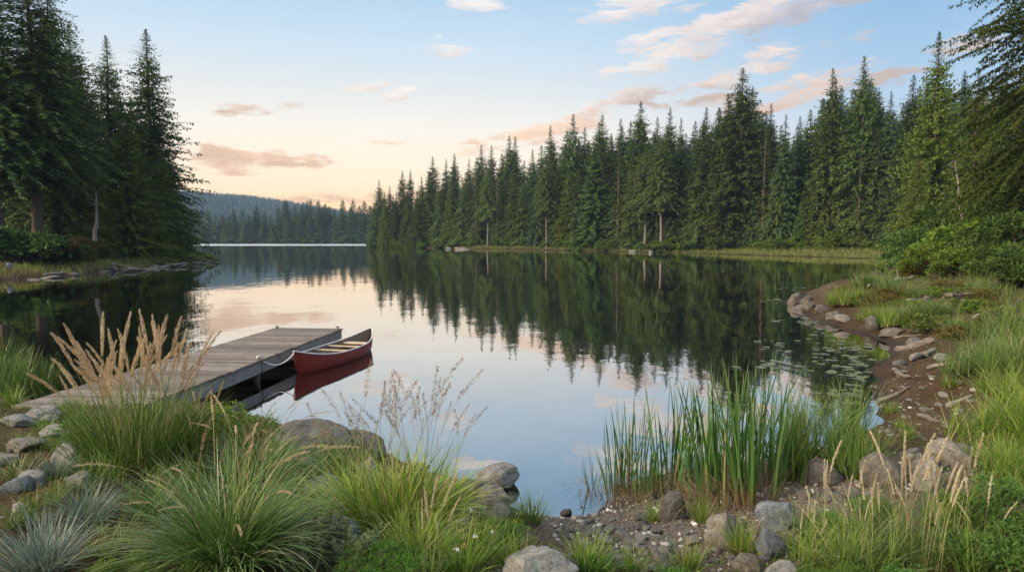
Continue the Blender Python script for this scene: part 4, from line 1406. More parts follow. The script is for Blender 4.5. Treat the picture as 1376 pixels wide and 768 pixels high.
for i in range(40):
    t_ = rng.uniform(0, 1)
    pebble(1085 + 230 * t_ + rng.gauss(0, 8), 668 - 45 * t_ + rng.gauss(0, 9), rng.choice([10, 12, 15, 18, 24, 30]), "stone in the broken line of stones between the gravel and the pale tan slab", "stones between the gravel and the right slab")
for px, py, w in [(1192, 580, 16), (1215, 560, 12), (1262, 545, 14), (1243, 552, 18), (1268, 532, 20), (1222, 538, 12), (1288, 552, 16), (1290, 515, 14), (1252, 507, 12), (1240, 522, 10), (1305, 585, 12), (1180, 598, 14), (1236, 588, 12), (1275, 574, 18),
                  (1215, 500, 12), (1262, 590, 12), (1212, 610, 12), (1302, 540, 12), (1225, 470, 10), (1255, 470, 12), (1290, 470, 10), (1270, 440, 10), (1230, 446, 10)]:
    pebble(px, py, w, "small flat stone lying on the bare brown mud of the right bank", "small stones on the right mud bank")


def build_gravel():
    r = np.random.default_rng(9)
    n = 22000
    x = r.uniform(-5, 8, n)
    y = r.uniform(3.2, 13, n)
    z, d = ground(x, y, True)
    pr = np.exp(-(((x - 1.6) / 2.3) ** 2 + ((y - 6.2) / 1.2) ** 2)) * 1.2 + .35 * np.exp(-((d - .25) / .5) ** 2) + .05 * (d > 0)
    k = (r.uniform(0, 1, n) < pr) & (d > -.5)
    x, y, z = x[k], y[k], z[k]
    n = len(x)
    v, f = ICO2
    s = .008 * np.exp(r.normal(.25, .55, n))
    rot = r.uniform(0, 6.28, n)
    vv = v[None] * (1 + .25 * r.normal(0, 1, (n, len(v), 1)) * .5) * (s[:, None] * r.uniform(.6, 1.3, (n, 3)) * [1, 1, .7])[:, None]
    c, sn = np.cos(rot)[:, None], np.sin(rot)[:, None]
    vv = np.stack([vv[..., 0] * c - vv[..., 1] * sn, vv[..., 0] * sn + vv[..., 1] * c, vv[..., 2]], -1)
    vv += np.stack([x, y, z + s * .25], -1)[:, None]
    mb = MB()
    mb.add(vv.reshape(-1, 3), (np.arange(n)[:, None, None] * len(v) + f[None]).reshape(-1, 3))
    m, N, out = new_mat("gravel_stone")
    geo = N.n("ShaderNodeNewGeometry")
    col = N.ramp(geo.outputs["Random Per Island"], [(0, (.05, .045, .04, 1)), (.35, (.13, .115, .098, 1)), (.7, (.24, .22, .195, 1)), (.92, (.34, .325, .30, 1)), (1, (.5, .49, .46, 1))])
    N.t.links.new(principled(N, col, .8, .3), out.inputs[0])
    tag(link("gravel", mb.mesh("gravel", m, True)), "fine gravel strewn over the near shore between the bigger stones", "gravel", kind="stuff")


build_gravel()


# ------------------------------------------------------------------ driftwood
def log_mesh(seed, L, r0, r1, mat, bend=.06, name="log"):
    rng = np.random.default_rng(seed)
    K, n = 22, 12
    t = np.linspace(0, 1, K)
    pts = np.stack([L * .5 * bend * np.sin(t * 3 + rng.uniform(0, 3)), bend * L * .3 * np.sin(t * 5 + rng.uniform(0, 3)), (t - .5) * L], -1)
    mb = MB()
    rad = (r0 + (r1 - r0) * t) * (1 + .12 * rng.normal(0, 1, K) * .6)
    rad[0] *= .45; rad[1] *= .85; rad[-1] *= .3; rad[-2] *= .7
    tube(mb, pts, rad, n)
    v = mb.v[0]
    v += (fbm(v * np.array([9, 9, 2.2]), 3, seed)[:, None]) * nrm(v - np.repeat(pts, n, 0)) * r0 * .5
    for k in range(3):
        q = rng.integers(4, K - 3)
        d = nrm(np.array([rng.normal(), rng.normal(), rng.uniform(-.5, .9)]))
        tube(mb, pts[q] + d * np.linspace(0, r0 * rng.uniform(2, 4), 4)[:, None], np.linspace(r0 * .3, r0 * .1, 4), 6)
    return mb.mesh(name, mat, True)


def place_log(pxa, pya, pxb, pyb, r0, r1, mat, label, lift=.6, name="driftwood_log", cat="log", group="driftwood on the shores", bend=.06):
    a, b = gp(pxa, pya), gp(pxb, pyb)
    a[2] = max(gz(a[0], a[1]), 0) + r0 * lift
    b[2] = max(gz(b[0], b[1]), 0) + r1 * lift
    L = float(np.linalg.norm(b - a))
    o = link(name, log_mesh(int(pxa * 3 + pya), L, r0, r1, mat, bend), None, (a + b) / 2)
    o.rotation_euler = Vector(b - a).to_track_quat("Z", "Y").to_euler()
    return tag(o, label, cat, group)


for A in [(1202, 473, 1257, 461, 0.075, 0.093, M_DRIFT_DARK, "dark thick driftwood log lying at the mud's edge on the right bank"), (1226, 486, 1254, 470, 0.070, 0.052, M_DRIFT, "paler short driftwood log right below the dark thick one"),
          (1310, 430, 1362, 413, 0.058, 0.070, M_DRIFT, "long grey log lying slantwise on the right bank near the edge"), (1342, 434, 1366, 424, 0.058, 0.041, M_DRIFT, "short grey log right of the long slanting one"),
          (1196, 394, 1242, 380, 0.058, 0.041, M_DRIFT, "bleached driftwood branch on the right point under the bright bushes"), (1205, 378, 1228, 374, 0.128, 0.081, M_DRIFT, "thick bleached driftwood chunk behind the branch on the point"),
          (1172, 388, 1190, 383, 0.116, 0.093, M_DRIFT, "short bleached stub at the left of the driftwood on the point"), (1204, 351, 1236, 349, 0.261, 0.174, M_DRIFT_DARK, "reddish brown log at the end of the right meadow"),
          (1180, 541, 1222, 520, .045, .02, M_DRIFT_DARK, "dark thin stick at the mud's wet edge near the lily pads"), (1246, 497, 1290, 486, .05, .03, M_DRIFT, "grey stick on the mud left of the dark green clumps"),
          (1230, 560, 1268, 566, .04, .02, M_DRIFT_DARK, "dark stick lying flat in the middle of the bare mud"), (1272, 548, 1306, 532, .045, .02, M_DRIFT, "grey stick beside the bright green mound on the mud"), (1198, 500, 1226, 508, .06, .04, M_DRIFT_DARK, "short dark log half sunk in the mud's edge"),
          (1238, 440, 1290, 432, .08, .05, M_DRIFT, "grey log on the dry ground above the thick logs"), (1262, 398, 1300, 402, .10, .06, M_DRIFT_DARK, "dark log between the two dark boulders of the right bank"), (1215, 408, 1246, 402, .08, .05, M_DRIFT, "pale branch in front of the low yellow bush"),
          (1200, 455, 1240, 449, 0.029, 0.017, M_DRIFT, "thin grey stick on the mud above the thick logs"), (1340, 378, 1376, 372, 0.052, 0.029, M_DRIFT, "bare grey branch at the right edge below the bushes"),
          (198, 352, 238, 359, 0.203, 0.128, M_DRIFT, "pale driftwood trunk slanting down the headland to the water"), (160, 362, 250, 357, 0.162, 0.116, M_DRIFT, "long grey driftwood log along the headland's waterline"),
          (232, 358, 296, 352, 0.162, 0.081, M_DRIFT_DARK, "dark long driftwood log reaching out at the headland's tip"), (150, 357, 190, 360, 0.145, 0.116, M_DRIFT, "grey log left of the slanting driftwood trunk"), (170, 366, 215, 361, 0.116, 0.087, M_DRIFT_DARK, "dark log lowest at the headland's waterline"),
          (255, 351, 282, 351, 0.116, 0.087, M_DRIFT, "thin pale log behind the headland's outermost log"), (60, 371, 86, 367, 0.116, 0.116, M_DRIFT, "grey log at the waterline left of the headland's reeds")]:
    place_log(*A)


def roots(px, py, label, s, seed):
    p = gp(px, py)
    rng = np.random.default_rng(seed)
    mb = MB()
    for k in range(11):
        a = rng.uniform(-.4, 3.6)
        d = np.array([math.cos(a), -.4, .25 + .8 * abs(math.sin(a))])
        t = np.linspace(0, 1, 9)[:, None]
        q = d * t * s * rng.uniform(.5, 1.1) + np.concatenate([rng.normal(0, .05, (9, 3)) * s], 0) * t + np.array([0, 0, -.5 * s]) * t ** 2.5
        tube(mb, q, np.linspace(.10, .02, 9) * s, 6)
    tag(link("root_stump", mb.mesh("root_stump", M_DRIFT_DARK, True), None, (p[0], p[1], gz(p[0], p[1]) + .1)), label, "stump", "driftwood on the shores")


roots(1352, 385, "upturned mossy root stump at the right edge of the bank", 1.0, 3)
roots(1282, 410, "grey tangle of roots beside the dark boulder on the right bank", .6, 8)

# slanting dead trunks
def snag(p0, p1, r0, mat, label, seed, twigs=8):
    rng = np.random.default_rng(seed)
    p0, p1 = np.array(p0), np.array(p1)
    L = np.linalg.norm(p1 - p0)
    t = np.linspace(0, 1, 16)[:, None]
    q = (p1 - p0) * t + np.cumsum(rng.normal(0, .008 * L, (16, 3)) * [1, 1, .2], 0)
    mb = MB()
    tube(mb, q, np.linspace(r0, r0 * .25, 16), 8)
    bw = MB()
    for k in range(twigs):
        i = rng.integers(4, 15)
        d = nrm(np.array([rng.normal(), rng.normal() * .6, rng.uniform(-.3, .5)]))
        w = q[i] + d * np.linspace(0, L * rng.uniform(.06, .16), 6)[:, None] + rng.normal(0, .01 * L, (6, 3)) * np.linspace(0, 1, 6)[:, None]
        tube(bw, w, np.linspace(r0 * .25, r0 * .06, 6), 5)
    e = empty("dead_tree", p0)
    tag(e, label, "dead tree")
    link("trunk", mb.mesh("trunk", mat, True), e)
    link("branch", bw.mesh("branch", mat, True), e)


a_ = on_ray(1307, 318, 40); a_[2] = gz(a_[0], a_[1])
snag(a_, on_ray(1291, 205, 40), .11, M_BARK_PALE, "dead tree with thin white peeling trunk amid the olive firs on the right", 2)
a_ = on_ray(124, 332, 64); a_[2] = gz(a_[0], a_[1])
snag(a_, on_ray(136, 255, 65), .24, M_BARK_PALE, "slanting grey dead trunk at the front of the left headland", 5, 5)


# ------------------------------------------------------------------ the dock
def build_dock():
    A, B = DOCK_A[:2], DOCK_B[:2]
    u = (B - A) / np.linalg.norm(B - A)
    w = np.array([u[1], -u[0]])
    L = float(np.linalg.norm(B - A))
    width = 1.78
    ang = math.atan2(u[1], u[0]) - PI / 2
    root = empty("dock", (A[0], A[1], 0.0), ang)          # local +Y runs out over the water, +X to the right
    tag(root, "weathered grey plank dock reaching out over the water from the left bank", "dock")
    rng = np.random.default_rng(2)
    zt = .45

    def box(mb, x0, x1, y0, y1, z0, z1, skew=0.0, bev=.004):
        v = np.array([(x, y, z) for x in (x0, x1) for y in (y0, y1) for z in (z0, z1)], float)
        v[4:, 1] += skew
        f = np.array([(0, 1, 3, 2), (4, 6, 7, 5), (0, 4, 5, 1), (2, 3, 7, 6), (0, 2, 6, 4), (1, 5, 7, 3)])
        mb.add(v, f)

    mb = MB()
    y = 0.0
    while y < L - .05:
        pw = rng.uniform(.120, .138)
        dz = rng.normal(0, .0025)
        box(mb, -.03 + rng.normal(0, .008), width + .03 + rng.normal(0, .008), y, min(y + pw, L), zt - .035 + dz, zt + dz, rng.normal(0, .004))
        y += pw + rng.uniform(.014, .024)
    link("deck", mb.mesh("deck", M_DECK), root)
    split = L * .46
    for x0 in (-.005, width - .04):
        for y0, y1 in ((.05, split - .03), (split + .03, L - .002)):
            mb = MB()
            box(mb, x0, x0 + .045, y0, y1, zt - .27, zt - .037)
            link("side_beam", mb.mesh("side_beam", M_BEAM), root)
    mb = MB()
    box(mb, .045, width - .045, L - .05, L - .006, zt - .27, zt - .037)
    link("end_beam", mb.mesh("end_beam", M_BEAM), root)
    for yy in (1.9, split + .0, L - .35):
        for xx in (.10, width - .12):
            mb = MB()
            tube(mb, [(xx, yy, -1.4), (xx, yy, 0), (xx, yy, zt - .04)], .075, 12)
            link("post", mb.mesh("post", M_POSTW, True), root)
    for k in range(4):
        mb = MB()
        yy = .9 + k * (L - 1.5) / 3.2
        box(mb, .05, width - .05, yy, yy + .07, zt - .2, zt - .04)
        link("cross_beam", mb.mesh("cross_beam", M_POSTW), root)
    for xx, yy, h in ((.05, L - .09, .06), (width - .07, L - .09, .07), (width - .06, split, .05)):
        mb = MB()
        tube(mb, [(xx - .045, yy, zt + h * .75), (xx + .045, yy, zt + h * .75)], .014, 8)
        tube(mb, [(xx, yy, zt - .01), (xx, yy, zt + h * .75)], .016, 8)
        tube(mb, [(xx, yy - .05, zt + .007), (xx, yy + .05, zt + .007)], .012, 8)
        link("cleat", mb.mesh("cleat", M_BLACKEND, True), root)
    c, s = math.cos(ang), math.sin(ang)
    loc = lambda x, yv, z: np.array([A[0] + x * c - yv * s, A[1] + x * s + yv * c, z])
    return loc(width - .06, split, zt + .035)


CLEAT = build_dock()


# ------------------------------------------------------------------ the canoe
def build_canoe():
    bow, stern = at(399, 503, 0)[:2], at(497, 467, 0)[:2]
    dv = stern - bow
    Lw = float(np.linalg.norm(dv))
    L = Lw * 1.03
    mid = (bow + stern) / 2
    e = empty("canoe", (mid[0], mid[1], 0.0), math.atan2(dv[1], dv[0]))       # local +X towards the far end
    tag(e, "red canoe with pale gunwales moored beside the dock", "canoe")
    NS, NU = 49, 15
    s = np.linspace(-1, 1, NS)
    hb = .47 * np.clip(1 - np.abs(s) ** 2.3, 0, 1) ** .85 + .006
    top = .28 + .22 * np.abs(s) ** 3.2
    bot = -.10 + .07 * np.abs(s) ** 6
    rake = .05 * np.sign(s) * np.abs(s) ** 8

    def shell(off, mat_rev=False):
        rows = []
        for i in range(NS):
            th = np.linspace(-PI / 2, PI / 2, 2 * NU - 1)
            q = np.abs(np.sin(th))
            b = max(hb[i] - off, .001)
            yy = np.sign(th) * b * np.abs(np.sin(th)) ** (.62 if abs(s[i]) < .9 else .8)
            zz = (bot[i] + off) + (top[i] - bot[i] - off) * (1 - np.cos(th) ** .75)
            zr = (zz - bot[i]) / (top[i] - bot[i])
            xx = s[i] * (L / 2 - off * 1.5) + rake[i] * np.clip(zr, 0, 1) + 0 * th - np.sign(s[i]) * .13 * (abs(s[i]) ** 10) * np.clip(1 - zr, 0, 1) ** 2
            rows.append(np.stack([xx, yy, zz], -1))
        return np.array(rows)

    def skin(V, flip):
        a, b = V.shape[:2]
        i, j = np.meshgrid(np.arange(a - 1), np.arange(b - 1), indexing="ij")
        f = np.stack([i * b + j, (i + 1) * b + j, (i + 1) * b + j + 1, i * b + j + 1], -1).reshape(-1, 4)
        return f[:, ::-1] if flip else f
    V = shell(0)
    mb = MB(); mb.add(V, skin(V, False))
    link("hull", mb.mesh("hull", M_RED, True), e)
    Vi = shell(.016)
    mb = MB(); mb.add(Vi, skin(Vi, True))
    link("interior", mb.mesh("interior", M_HULL_IN, True), e)
    for k in (0, -1):
        mb = MB()
        tube(mb, V[:, k] + np.array([0, 0, .008]), .017, 8)
        link("gunwale", mb.mesh("gunwale", M_RAIL, True), e)

    def bx(mb, x0, x1, y, z0, z1, curve=0):
        xs = np.array([x0, x1])
        v = np.array([(x, yy, z) for x in (x0, x1) for yy in (-y, y) for z in (z0, z1)], float)
        mb.add(v, np.array([(0, 1, 3, 2), (4, 6, 7, 5), (0, 4, 5, 1), (2, 3, 7, 6), (0, 2, 6, 4), (1, 5, 7, 3)]))
    hw = lambda sx: float(np.interp(sx, s, hb)) - .012
    for nm, sx, wd, th, dz in (("seat", .56, .24, .022, -.06), ("thwart", .22, .07, .022, -.012), ("thwart", -.10, .07, .022, -.012), ("seat", -.52, .22, .022, -.07)):
        mb = MB()
        x = sx * L / 2
        z = float(np.interp(sx, s, top)) + dz
        bx(mb, x - wd / 2, x + wd / 2, min(hw(sx - wd / L), hw(sx + wd / L)), z - th, z)
        link(nm, mb.mesh(nm, M_SEATW), e)
    for sg in (-1, 1):
        mb = MB()
        k = np.where(sg * s > .93)[0]
        v = np.concatenate([V[k, 0] + [0, 0, .015], V[k, -1] + [0, 0, .015]])
        n = len(k)
        f = np.array([[i, i + 1, n + i + 1, n + i] for i in range(n - 1)])
        mb.add(v, f)
        me = mb.mesh("end_cap", M_BLACKEND)
        link("end_cap", me, e)
    bpy.context.view_layer.update()
    tip = e.matrix_world @ Vector((-L / 2 - .03, 0, .47))
    return np.array(tip)


TIP = build_canoe()


def build_rope():
    t = np.linspace(0, 1, 28)[:, None]
    q = CLEAT * (1 - t) + TIP * t
    q[:, 2] -= .20 * (4 * t[:, 0] * (1 - t[:, 0]))
    mb = MB()
    tube(mb, q, .012, 7)
    th = np.linspace(0, 4 * PI, 40)
    tube(mb, CLEAT + np.stack([.035 * np.cos(th), .05 * np.sin(th), .012 * th / PI - .02], -1), .009, 7)
    tag(link("mooring_rope", mb.mesh("mooring_rope", M_ROPE, True)), "pale rope sagging from the dock's cleat to the canoe's bow", "rope")


build_rope()


# ------------------------------------------------------------------ near bank plants
nr_ = random.Random(21)
# feather reed grass with tall tan plumes
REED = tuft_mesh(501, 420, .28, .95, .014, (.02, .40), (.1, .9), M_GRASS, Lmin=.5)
FH = [head_mesh(510 + i, 1.30, .04 + .05 * i, .22 + .10 * i, "feather", M_PLUME, .30, 1.2) for i in range(5)]
p0 = gp(190, 628)
e = plant(REED, 0, 0, "feather_reed_grass", "tall feather reed grass with upright tan plumes before the dock", "ornamental grass", 1.0, xyz=p0)
heads_on(e, FH, 62, nr_, .30, smin=.70, smax=1.04, lean_add=.09)
e = plant(REED, 140, 625, "feather_reed_grass", "smaller reed grass left of the plumed one, bending towards the path", "ornamental grass", .78)
heads_on(e, FH, 10, nr_, .15, smin=.8, smax=1.05, lean_add=.14)
e = plant(REED, 262, 640, "feather_reed_grass", "green reed grass right of the plumed one with few tan stalks", "ornamental grass", .68)
heads_on(e, FH, 9, nr_, .2, smin=.7, smax=1.0, lean_add=.16)

PAN = [head_mesh(560 + i, 1.2, .03 + .03 * i, .12 + .16 * i, "panicle", M_PLUME_PINK, .24, 1.3) for i in range(5)]
# big fountain grass
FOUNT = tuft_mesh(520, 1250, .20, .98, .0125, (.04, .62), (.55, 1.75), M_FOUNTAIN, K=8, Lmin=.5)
DR = [head_mesh(530 + i, 1.12, .22 + .07 * i, .9 + .12 * i, "foxtail", M_PLUME, .20, .8) for i in range(5)]
e = plant(FOUNT, 308, 742, "fountain_grass", "large green fountain grass mound arching over the foreground", "ornamental grass", .90, xyz=gp(308, 762))
heads_on(e, DR, 22, nr_, .16, smin=.7, smax=1.2, lean_add=.25)
heads_on(e, PAN, 12, nr_, .2, smin=.6, smax=.95, lean_add=.3)
e = plant(FOUNT, 345, 660, "fountain_grass", "fountain grass behind the large mound with arching tan seed heads", "ornamental grass", .66)
heads_on(e, DR, 18, nr_, .16, smin=.7, smax=1.3, lean_add=.25)
heads_on(e, PAN, 16, nr_, .2, smin=.6, smax=1.0, lean_add=.3)
# blue fescue
FESC = tuft_mesh(540, 420, .16, .62, .011, (.05, .75), (.3, 1.0), M_FESCUE, Lmin=.5)
plant(FESC, 58, 752, "blue_fescue", "blue grey grass tussock in the lower left corner", "ornamental grass", .74, xyz=gp(58, 765))
plant(FESC, 118, 700, "blue_fescue", "thin blue grey grass between the tussock and the fountain mound", "ornamental grass", .55)
plant(FESC, 75, 640, "blue_fescue", "small grey green tuft between the path stones", "ornamental grass", .40)
# lime grass clump with tall loose seed stalks
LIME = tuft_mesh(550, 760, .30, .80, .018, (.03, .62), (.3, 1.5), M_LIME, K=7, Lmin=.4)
e = plant(LIME, 535, 712, "lime_grass", "bright lime green grass clump under tall loose seed stalks", "grass clump", .98)
heads_on(e, PAN, 34, nr_, .30, smin=.75, smax=1.16, lean_add=.16)
e = plant(LIME, 590, 690, "lime_grass", "lime green grass at the right side of the tall stalked clump", "grass clump", .62)
heads_on(e, PAN, 9, nr_, .3, smin=.9, smax=1.5, lean_add=.2)
e = plant(LIME, 472, 690, "lime_grass", "lime green grass left of the tall stalked clump, by the dark boulders", "grass clump", .6)
heads_on(e, PAN, 6, nr_, .3, smin=.8, smax=1.3, lean_add=.2)
plant(LIME, 560, 755, "lime_grass", "yellow green grass at the bottom below the tall stalked clump", "grass clump", .5)
# bright tufts by the water
TUFT = tuft_mesh(570, 170, .12, .46, .010, (.05, .6), (.1, .9), M_MOUND, K=5)
for px, py, s, lb in [(712, 700, .72, "small bright grass tuft beside the rounded grey stone at the water"), (690, 702, .5, "tiny bright tuft left of the one by the rounded grey stone"), (925, 765, .6, "grass tuft between the loose stones and the tan boulder"),
                      (1000, 742, .7, "grass tuft between the tan and the blue boulders"), (880, 700, .5, "thin tuft left of the dark brown stone"), (945, 700, .6, "grass tuft right of the dark brown stone below the cattails"),
                      (790, 770, .7, "grass tuft at the bottom, left end of the gravel"), (640, 745, .7, "grass tuft left of the large pale rock"), (620, 770, .8, "grass tuft at the bottom left of the large pale rock"), (695, 768, .6, "grass tuft in front of the large pale rock"), (845, 770, .5, "small tuft at the bottom edge on the gravel"),
                      (60, 578, .45, "small tuft between the stepping stones"), (16, 545, .9, "bright tuft at the dock's near corner"), (28, 600, .4, "tiny tuft beside the brown stepping stone"), (100, 560, .8, "bright tuft right of the dock's near edge"),
                      (1220, 590, .5, "small tuft alone on the bare mud, nearer the water"), (1275, 520, .7, "small tuft alone on the bare mud below the dark green clump"), (1195, 555, .6, "sparse tuft at the muddy water's edge"), (1210, 575, .5, "low sparse tuft in the middle of the mud")]:
    plant(TUFT, px, py, "grass_tuft", lb, "grass tuft", s, "small grass tufts of the near shore")
# loose tangled grass that fills the near bank between the bigger plants
WILD = [tuft_mesh(700 + i, 170, .22, .62, .009, (.05, .7), (.2, 1.5), mt, K=6, Lmin=.35, clumps=4) for i, mt in enumerate([M_GRASS, M_MOUND, M_LIME])]
for k, px, py, s, lb in [(0, 1105, 735, .9, "loose bent green grass around the loose tan spikes"), (1, 1145, 745, .9, "yellow green loose grass below the feathery plants"), (0, 1190, 735, .9, "loose green grass left of the dense group of tan spikes"), (0, 1165, 690, .8, "loose grass below the split boulder"),
                         (1, 1075, 745, .7, "loose bright grass hiding the light blue boulder's right side"), (0, 1215, 770, .9, "loose green grass at the bottom under the dense tan spikes"), (1, 1262, 700, .8, "loose bright grass between the spikes and the broad leaved shrub"), (0, 1320, 775, .9, "loose grass at the bottom before the broad leaved shrub"),
                         (1, 1130, 770, .8, "loose bright grass at the bottom below the loose tan spikes"), (0, 210, 660, .8, "loose dark grass between the reed grass and the fountain mound"), (0, 165, 690, .8, "loose grass right of the blue tussock"), (2, 250, 650, .7, "lime blades behind the fountain mound's left side"), (0, 130, 660, .7, "loose grass before the pale tan stone"),
                         (0, 425, 700, .9, "loose green grass between the fountain mound and the blue dark rock"), (2, 460, 650, 1.1, "lime grass in front of the dark sloping boulder"), (0, 398, 655, 1.1, "loose grass below the dark rounded boulder"), (1, 640, 705, .6, "bright loose grass left of the rounded grey stone"), (2, 600, 740, .8, "lime loose grass behind the straw plumes"), (0, 500, 760, .9, "loose green grass at the bottom below the lime clump"), (1, 655, 750, .6, "loose bright grass left of the large pale rock"),
                         (0, 20, 700, .6, "loose grass at the left edge above the blue tussock"), (1, 70, 605, .5, "loose bright grass at the path's right side"), (0, 110, 630, .6, "loose dark grass beside the blue grey stone"), (0, 40, 625, .45, "small loose grass between the stepping stones and the white grey rock"), (1, 335, 640, .8, "bright loose grass under the light green shrubs"), (1, 1110, 765, .9, "loose bright grass right of the light blue boulder at the bottom"), (0, 1180, 775, .9, "loose grass at the bottom under the second tan spikes"), (0, 1350, 690, .9, "loose grass behind the broad leaved shrub in the right foreground"), (1, 1300, 720, .8, "bright loose grass left of the broad leaved shrub"), (0, 1372, 725, .8, "loose grass at the right edge above the corner shrub"),
                         (2, 380, 655, .7, "yellow green loose grass under the dark boulders"),
                         (0, 150, 650, .8, "dark loose grass in front of the smaller reed grass"), (0, 8, 640, .5, "loose grass left of the white grey rock"), (1, 55, 680, .5, "bright loose grass above the blue tussock"), (0, 90, 690, .6, "loose grass between the grey stone and the blue tussock"), (1, 185, 640, .8, "bright loose grass at the foot of the plumed reed grass"),
                         (0, 260, 665, .8, "dark loose grass below the green reed grass with few stalks"), (1, 452, 628, 1.1, "bright loose grass between the two dark boulders"), (0, 515, 655, .7, "loose grass behind the lime clump near the water"), (1, 120, 585, .7, "bright loose grass right of the path by the dock"), (1, 400, 640, 1.0, "bright loose grass before the dark rounded boulder's left part"), (0, 430, 648, 1.1, "tall loose grass before the middle of the dark boulders"), (2, 490, 645, .9, "lime loose grass before the dark sloping boulder's right end"), (0, 230, 700, .9, "dark loose grass at the left flank of the fountain mound"), (0, 395, 730, .8, "dark loose grass at the right flank of the fountain mound"), (1, 130, 745, .6, "bright loose grass between the blue tussock and the fountain mound"),
                         (0, 160, 590, .8, "loose dark grass hiding the dock's near edge")]:
    plant(WILD[k], px, py, "wild_grass", lb, "grass tuft", s, "loose wild grass of the near bank")
# sage-like grey cones and tan fox spikes at the bottom
def sage_mesh(seed, n, h):
    rng = np.random.default_rng(seed)
    mb = MB()
    for k in range(n):
        b = np.array([rng.normal(0, .08), rng.normal(0, .08), 0])
        d = nrm(np.array([rng.normal(0, .22), rng.normal(0, .22), 1]))
        L = h * rng.uniform(.6, 1.05)
        m = 190
        t = rng.uniform(.05, 1, m)
        P = b + d * (t * L)[:, None]
        rad = nrm(rng.normal(0, 1, (m, 3)))
        kites(mb, P, rad + d * .9, (.035 + .045 * (1 - t)), np.full(m, .008), rng.normal(0, 1, (m, 3)))
    return mb.mesh("foliage", M_SAGE)


SAGE = sage_mesh(580, 16, .36)
for px, py, s, lb in [(445, 762, .9, "grey green sage like bush at the bottom between the grasses"), (470, 775, .8, "grey green sage spikes beside the tan plumes at the bottom"), (418, 775, .7, "small grey green sage at the foot of the fountain mound")]:
    plant(SAGE, px, py, "sage_bush", lb, "herb", s)
SPK = [head_mesh(590 + i, .95, .02 + .03 * i, .08 + .10 * i, "spike", M_SPIKE, .30, 1.4) for i in range(5)]
SPKF = tuft_mesh(600, 130, .12, .5, .006, (.05, .5), (.1, .9), M_GRASS)
for px, py, n, s, lb in [(575, 790, 7, .62, "thick straw coloured plumes at the bottom beside the lime grass"), (1122, 745, 7, .75, "loose tan spiked grass left in the front right corner"), (1165, 770, 7, .62, "tan spiked grass at the bottom, second from the left of the right corner"),
                         (1225, 745, 14, .74, "dense group of tan spikes in the middle of the right corner"), (1245, 768, 8, .66, "tan spikes standing in front of the dense group"), (1268, 735, 6, .78, "tan spikes right of the dense group before the broad leaves"), (1318, 770, 4, .62, "few bent tan spikes in front of the broad leaved shrub"), (1085, 770, 5, .5, "short tan spikes at the bottom near the light blue boulder")]:
    e = plant(SPKF, px, py, "spiked_grass", lb, "spiked grass", s)
    heads_on(e, SPK, n, nr_, .16, smin=.70, smax=1.2, lean_add=.09)

# leafy shrubs of the near bank
SPIR = bush_mesh(610, .42, .66, 34, 4200, .036, .016, M_SPIREA, flat=1.0)
WEED = bush_mesh(611, .45, .50, 30, 1900, .070, .024, M_WEED, flat=.9)
FERN = bush_mesh(612, .48, .44, 34, 5200, .055, .007, M_WEED, flat=1.0)
DARKL = bush_mesh(613, .5, .55, 32, 2500, .072, .023, M_LEAFY, flat=.9)
for k, px, py, s, lb in [(SPIR, 300, 618, .95, "light green small leaved shrub behind the fountain grass"), (SPIR, 255, 628, .85, "light green shrub right beside the reed grass plumes"), (SPIR, 338, 625, .8, "light green shrub left of the dark rounded boulder"),
                         (SPIR, 225, 600, .8, "light green shrub below the dock's side behind the reed grass"), (SPIR, 385, 640, .55, "low green shrub in front of the dark rounded boulder"), (WEED, 130, 600, .75, "green leafy weed left of the reed grass"),
                         (SPIR, 262, 790, .26, "small green plant at the bottom left of the fountain mound"), (SPIR, 196, 785, .34, "green leafy plant at the bottom right of the blue tussock"), (SPIR, 150, 790, .30, "low green plant at the bottom edge by the blue tussock"), (WEED, 905, 785, .25, "leafy weed at the bottom beside the loose stones"), (WEED, 800, 775, .30, "pale leafy weed at the gravel's lower left"),
                         (FERN, 1120, 720, .40, "feathery green plant behind the loose tan spikes"), (FERN, 1170, 700, .42, "feathery green plant below the split boulder"), (FERN, 1090, 785, .28, "feathery green plant right of the light blue boulder"), (FERN, 1150, 790, .30, "feathery plant at the bottom under the tan spikes"),
                         (DARKL, 1335, 735, .55, "green broad leaved shrub in the right foreground"), (DARKL, 1290, 762, .42, "broad leaved green plant between the tan spikes"), (DARKL, 1376, 770, .55, "broad leaved green shrub in the bottom right corner"), (WEED, 1345, 675, .45, "mid green leafy plant above the broad leaved shrub"), (WEED, 1285, 690, .38, "green leafy weed right of the upright grey stone"),
                         (DARKL, 1225, 795, .28, "green leafy plant at the bottom under the dense tan spikes"), (FERN, 515, 790, .6, "fine leaved green plant at the bottom under the lime grass"), (FERN, 670, 735, .45, "fine green plant left of the large pale rock's top")]:
    plant(k, px, py, "leafy_shrub" if k in (SPIR, DARKL) else "leafy_plant", lb, "shrub" if k in (SPIR, DARKL) else "plant", s)

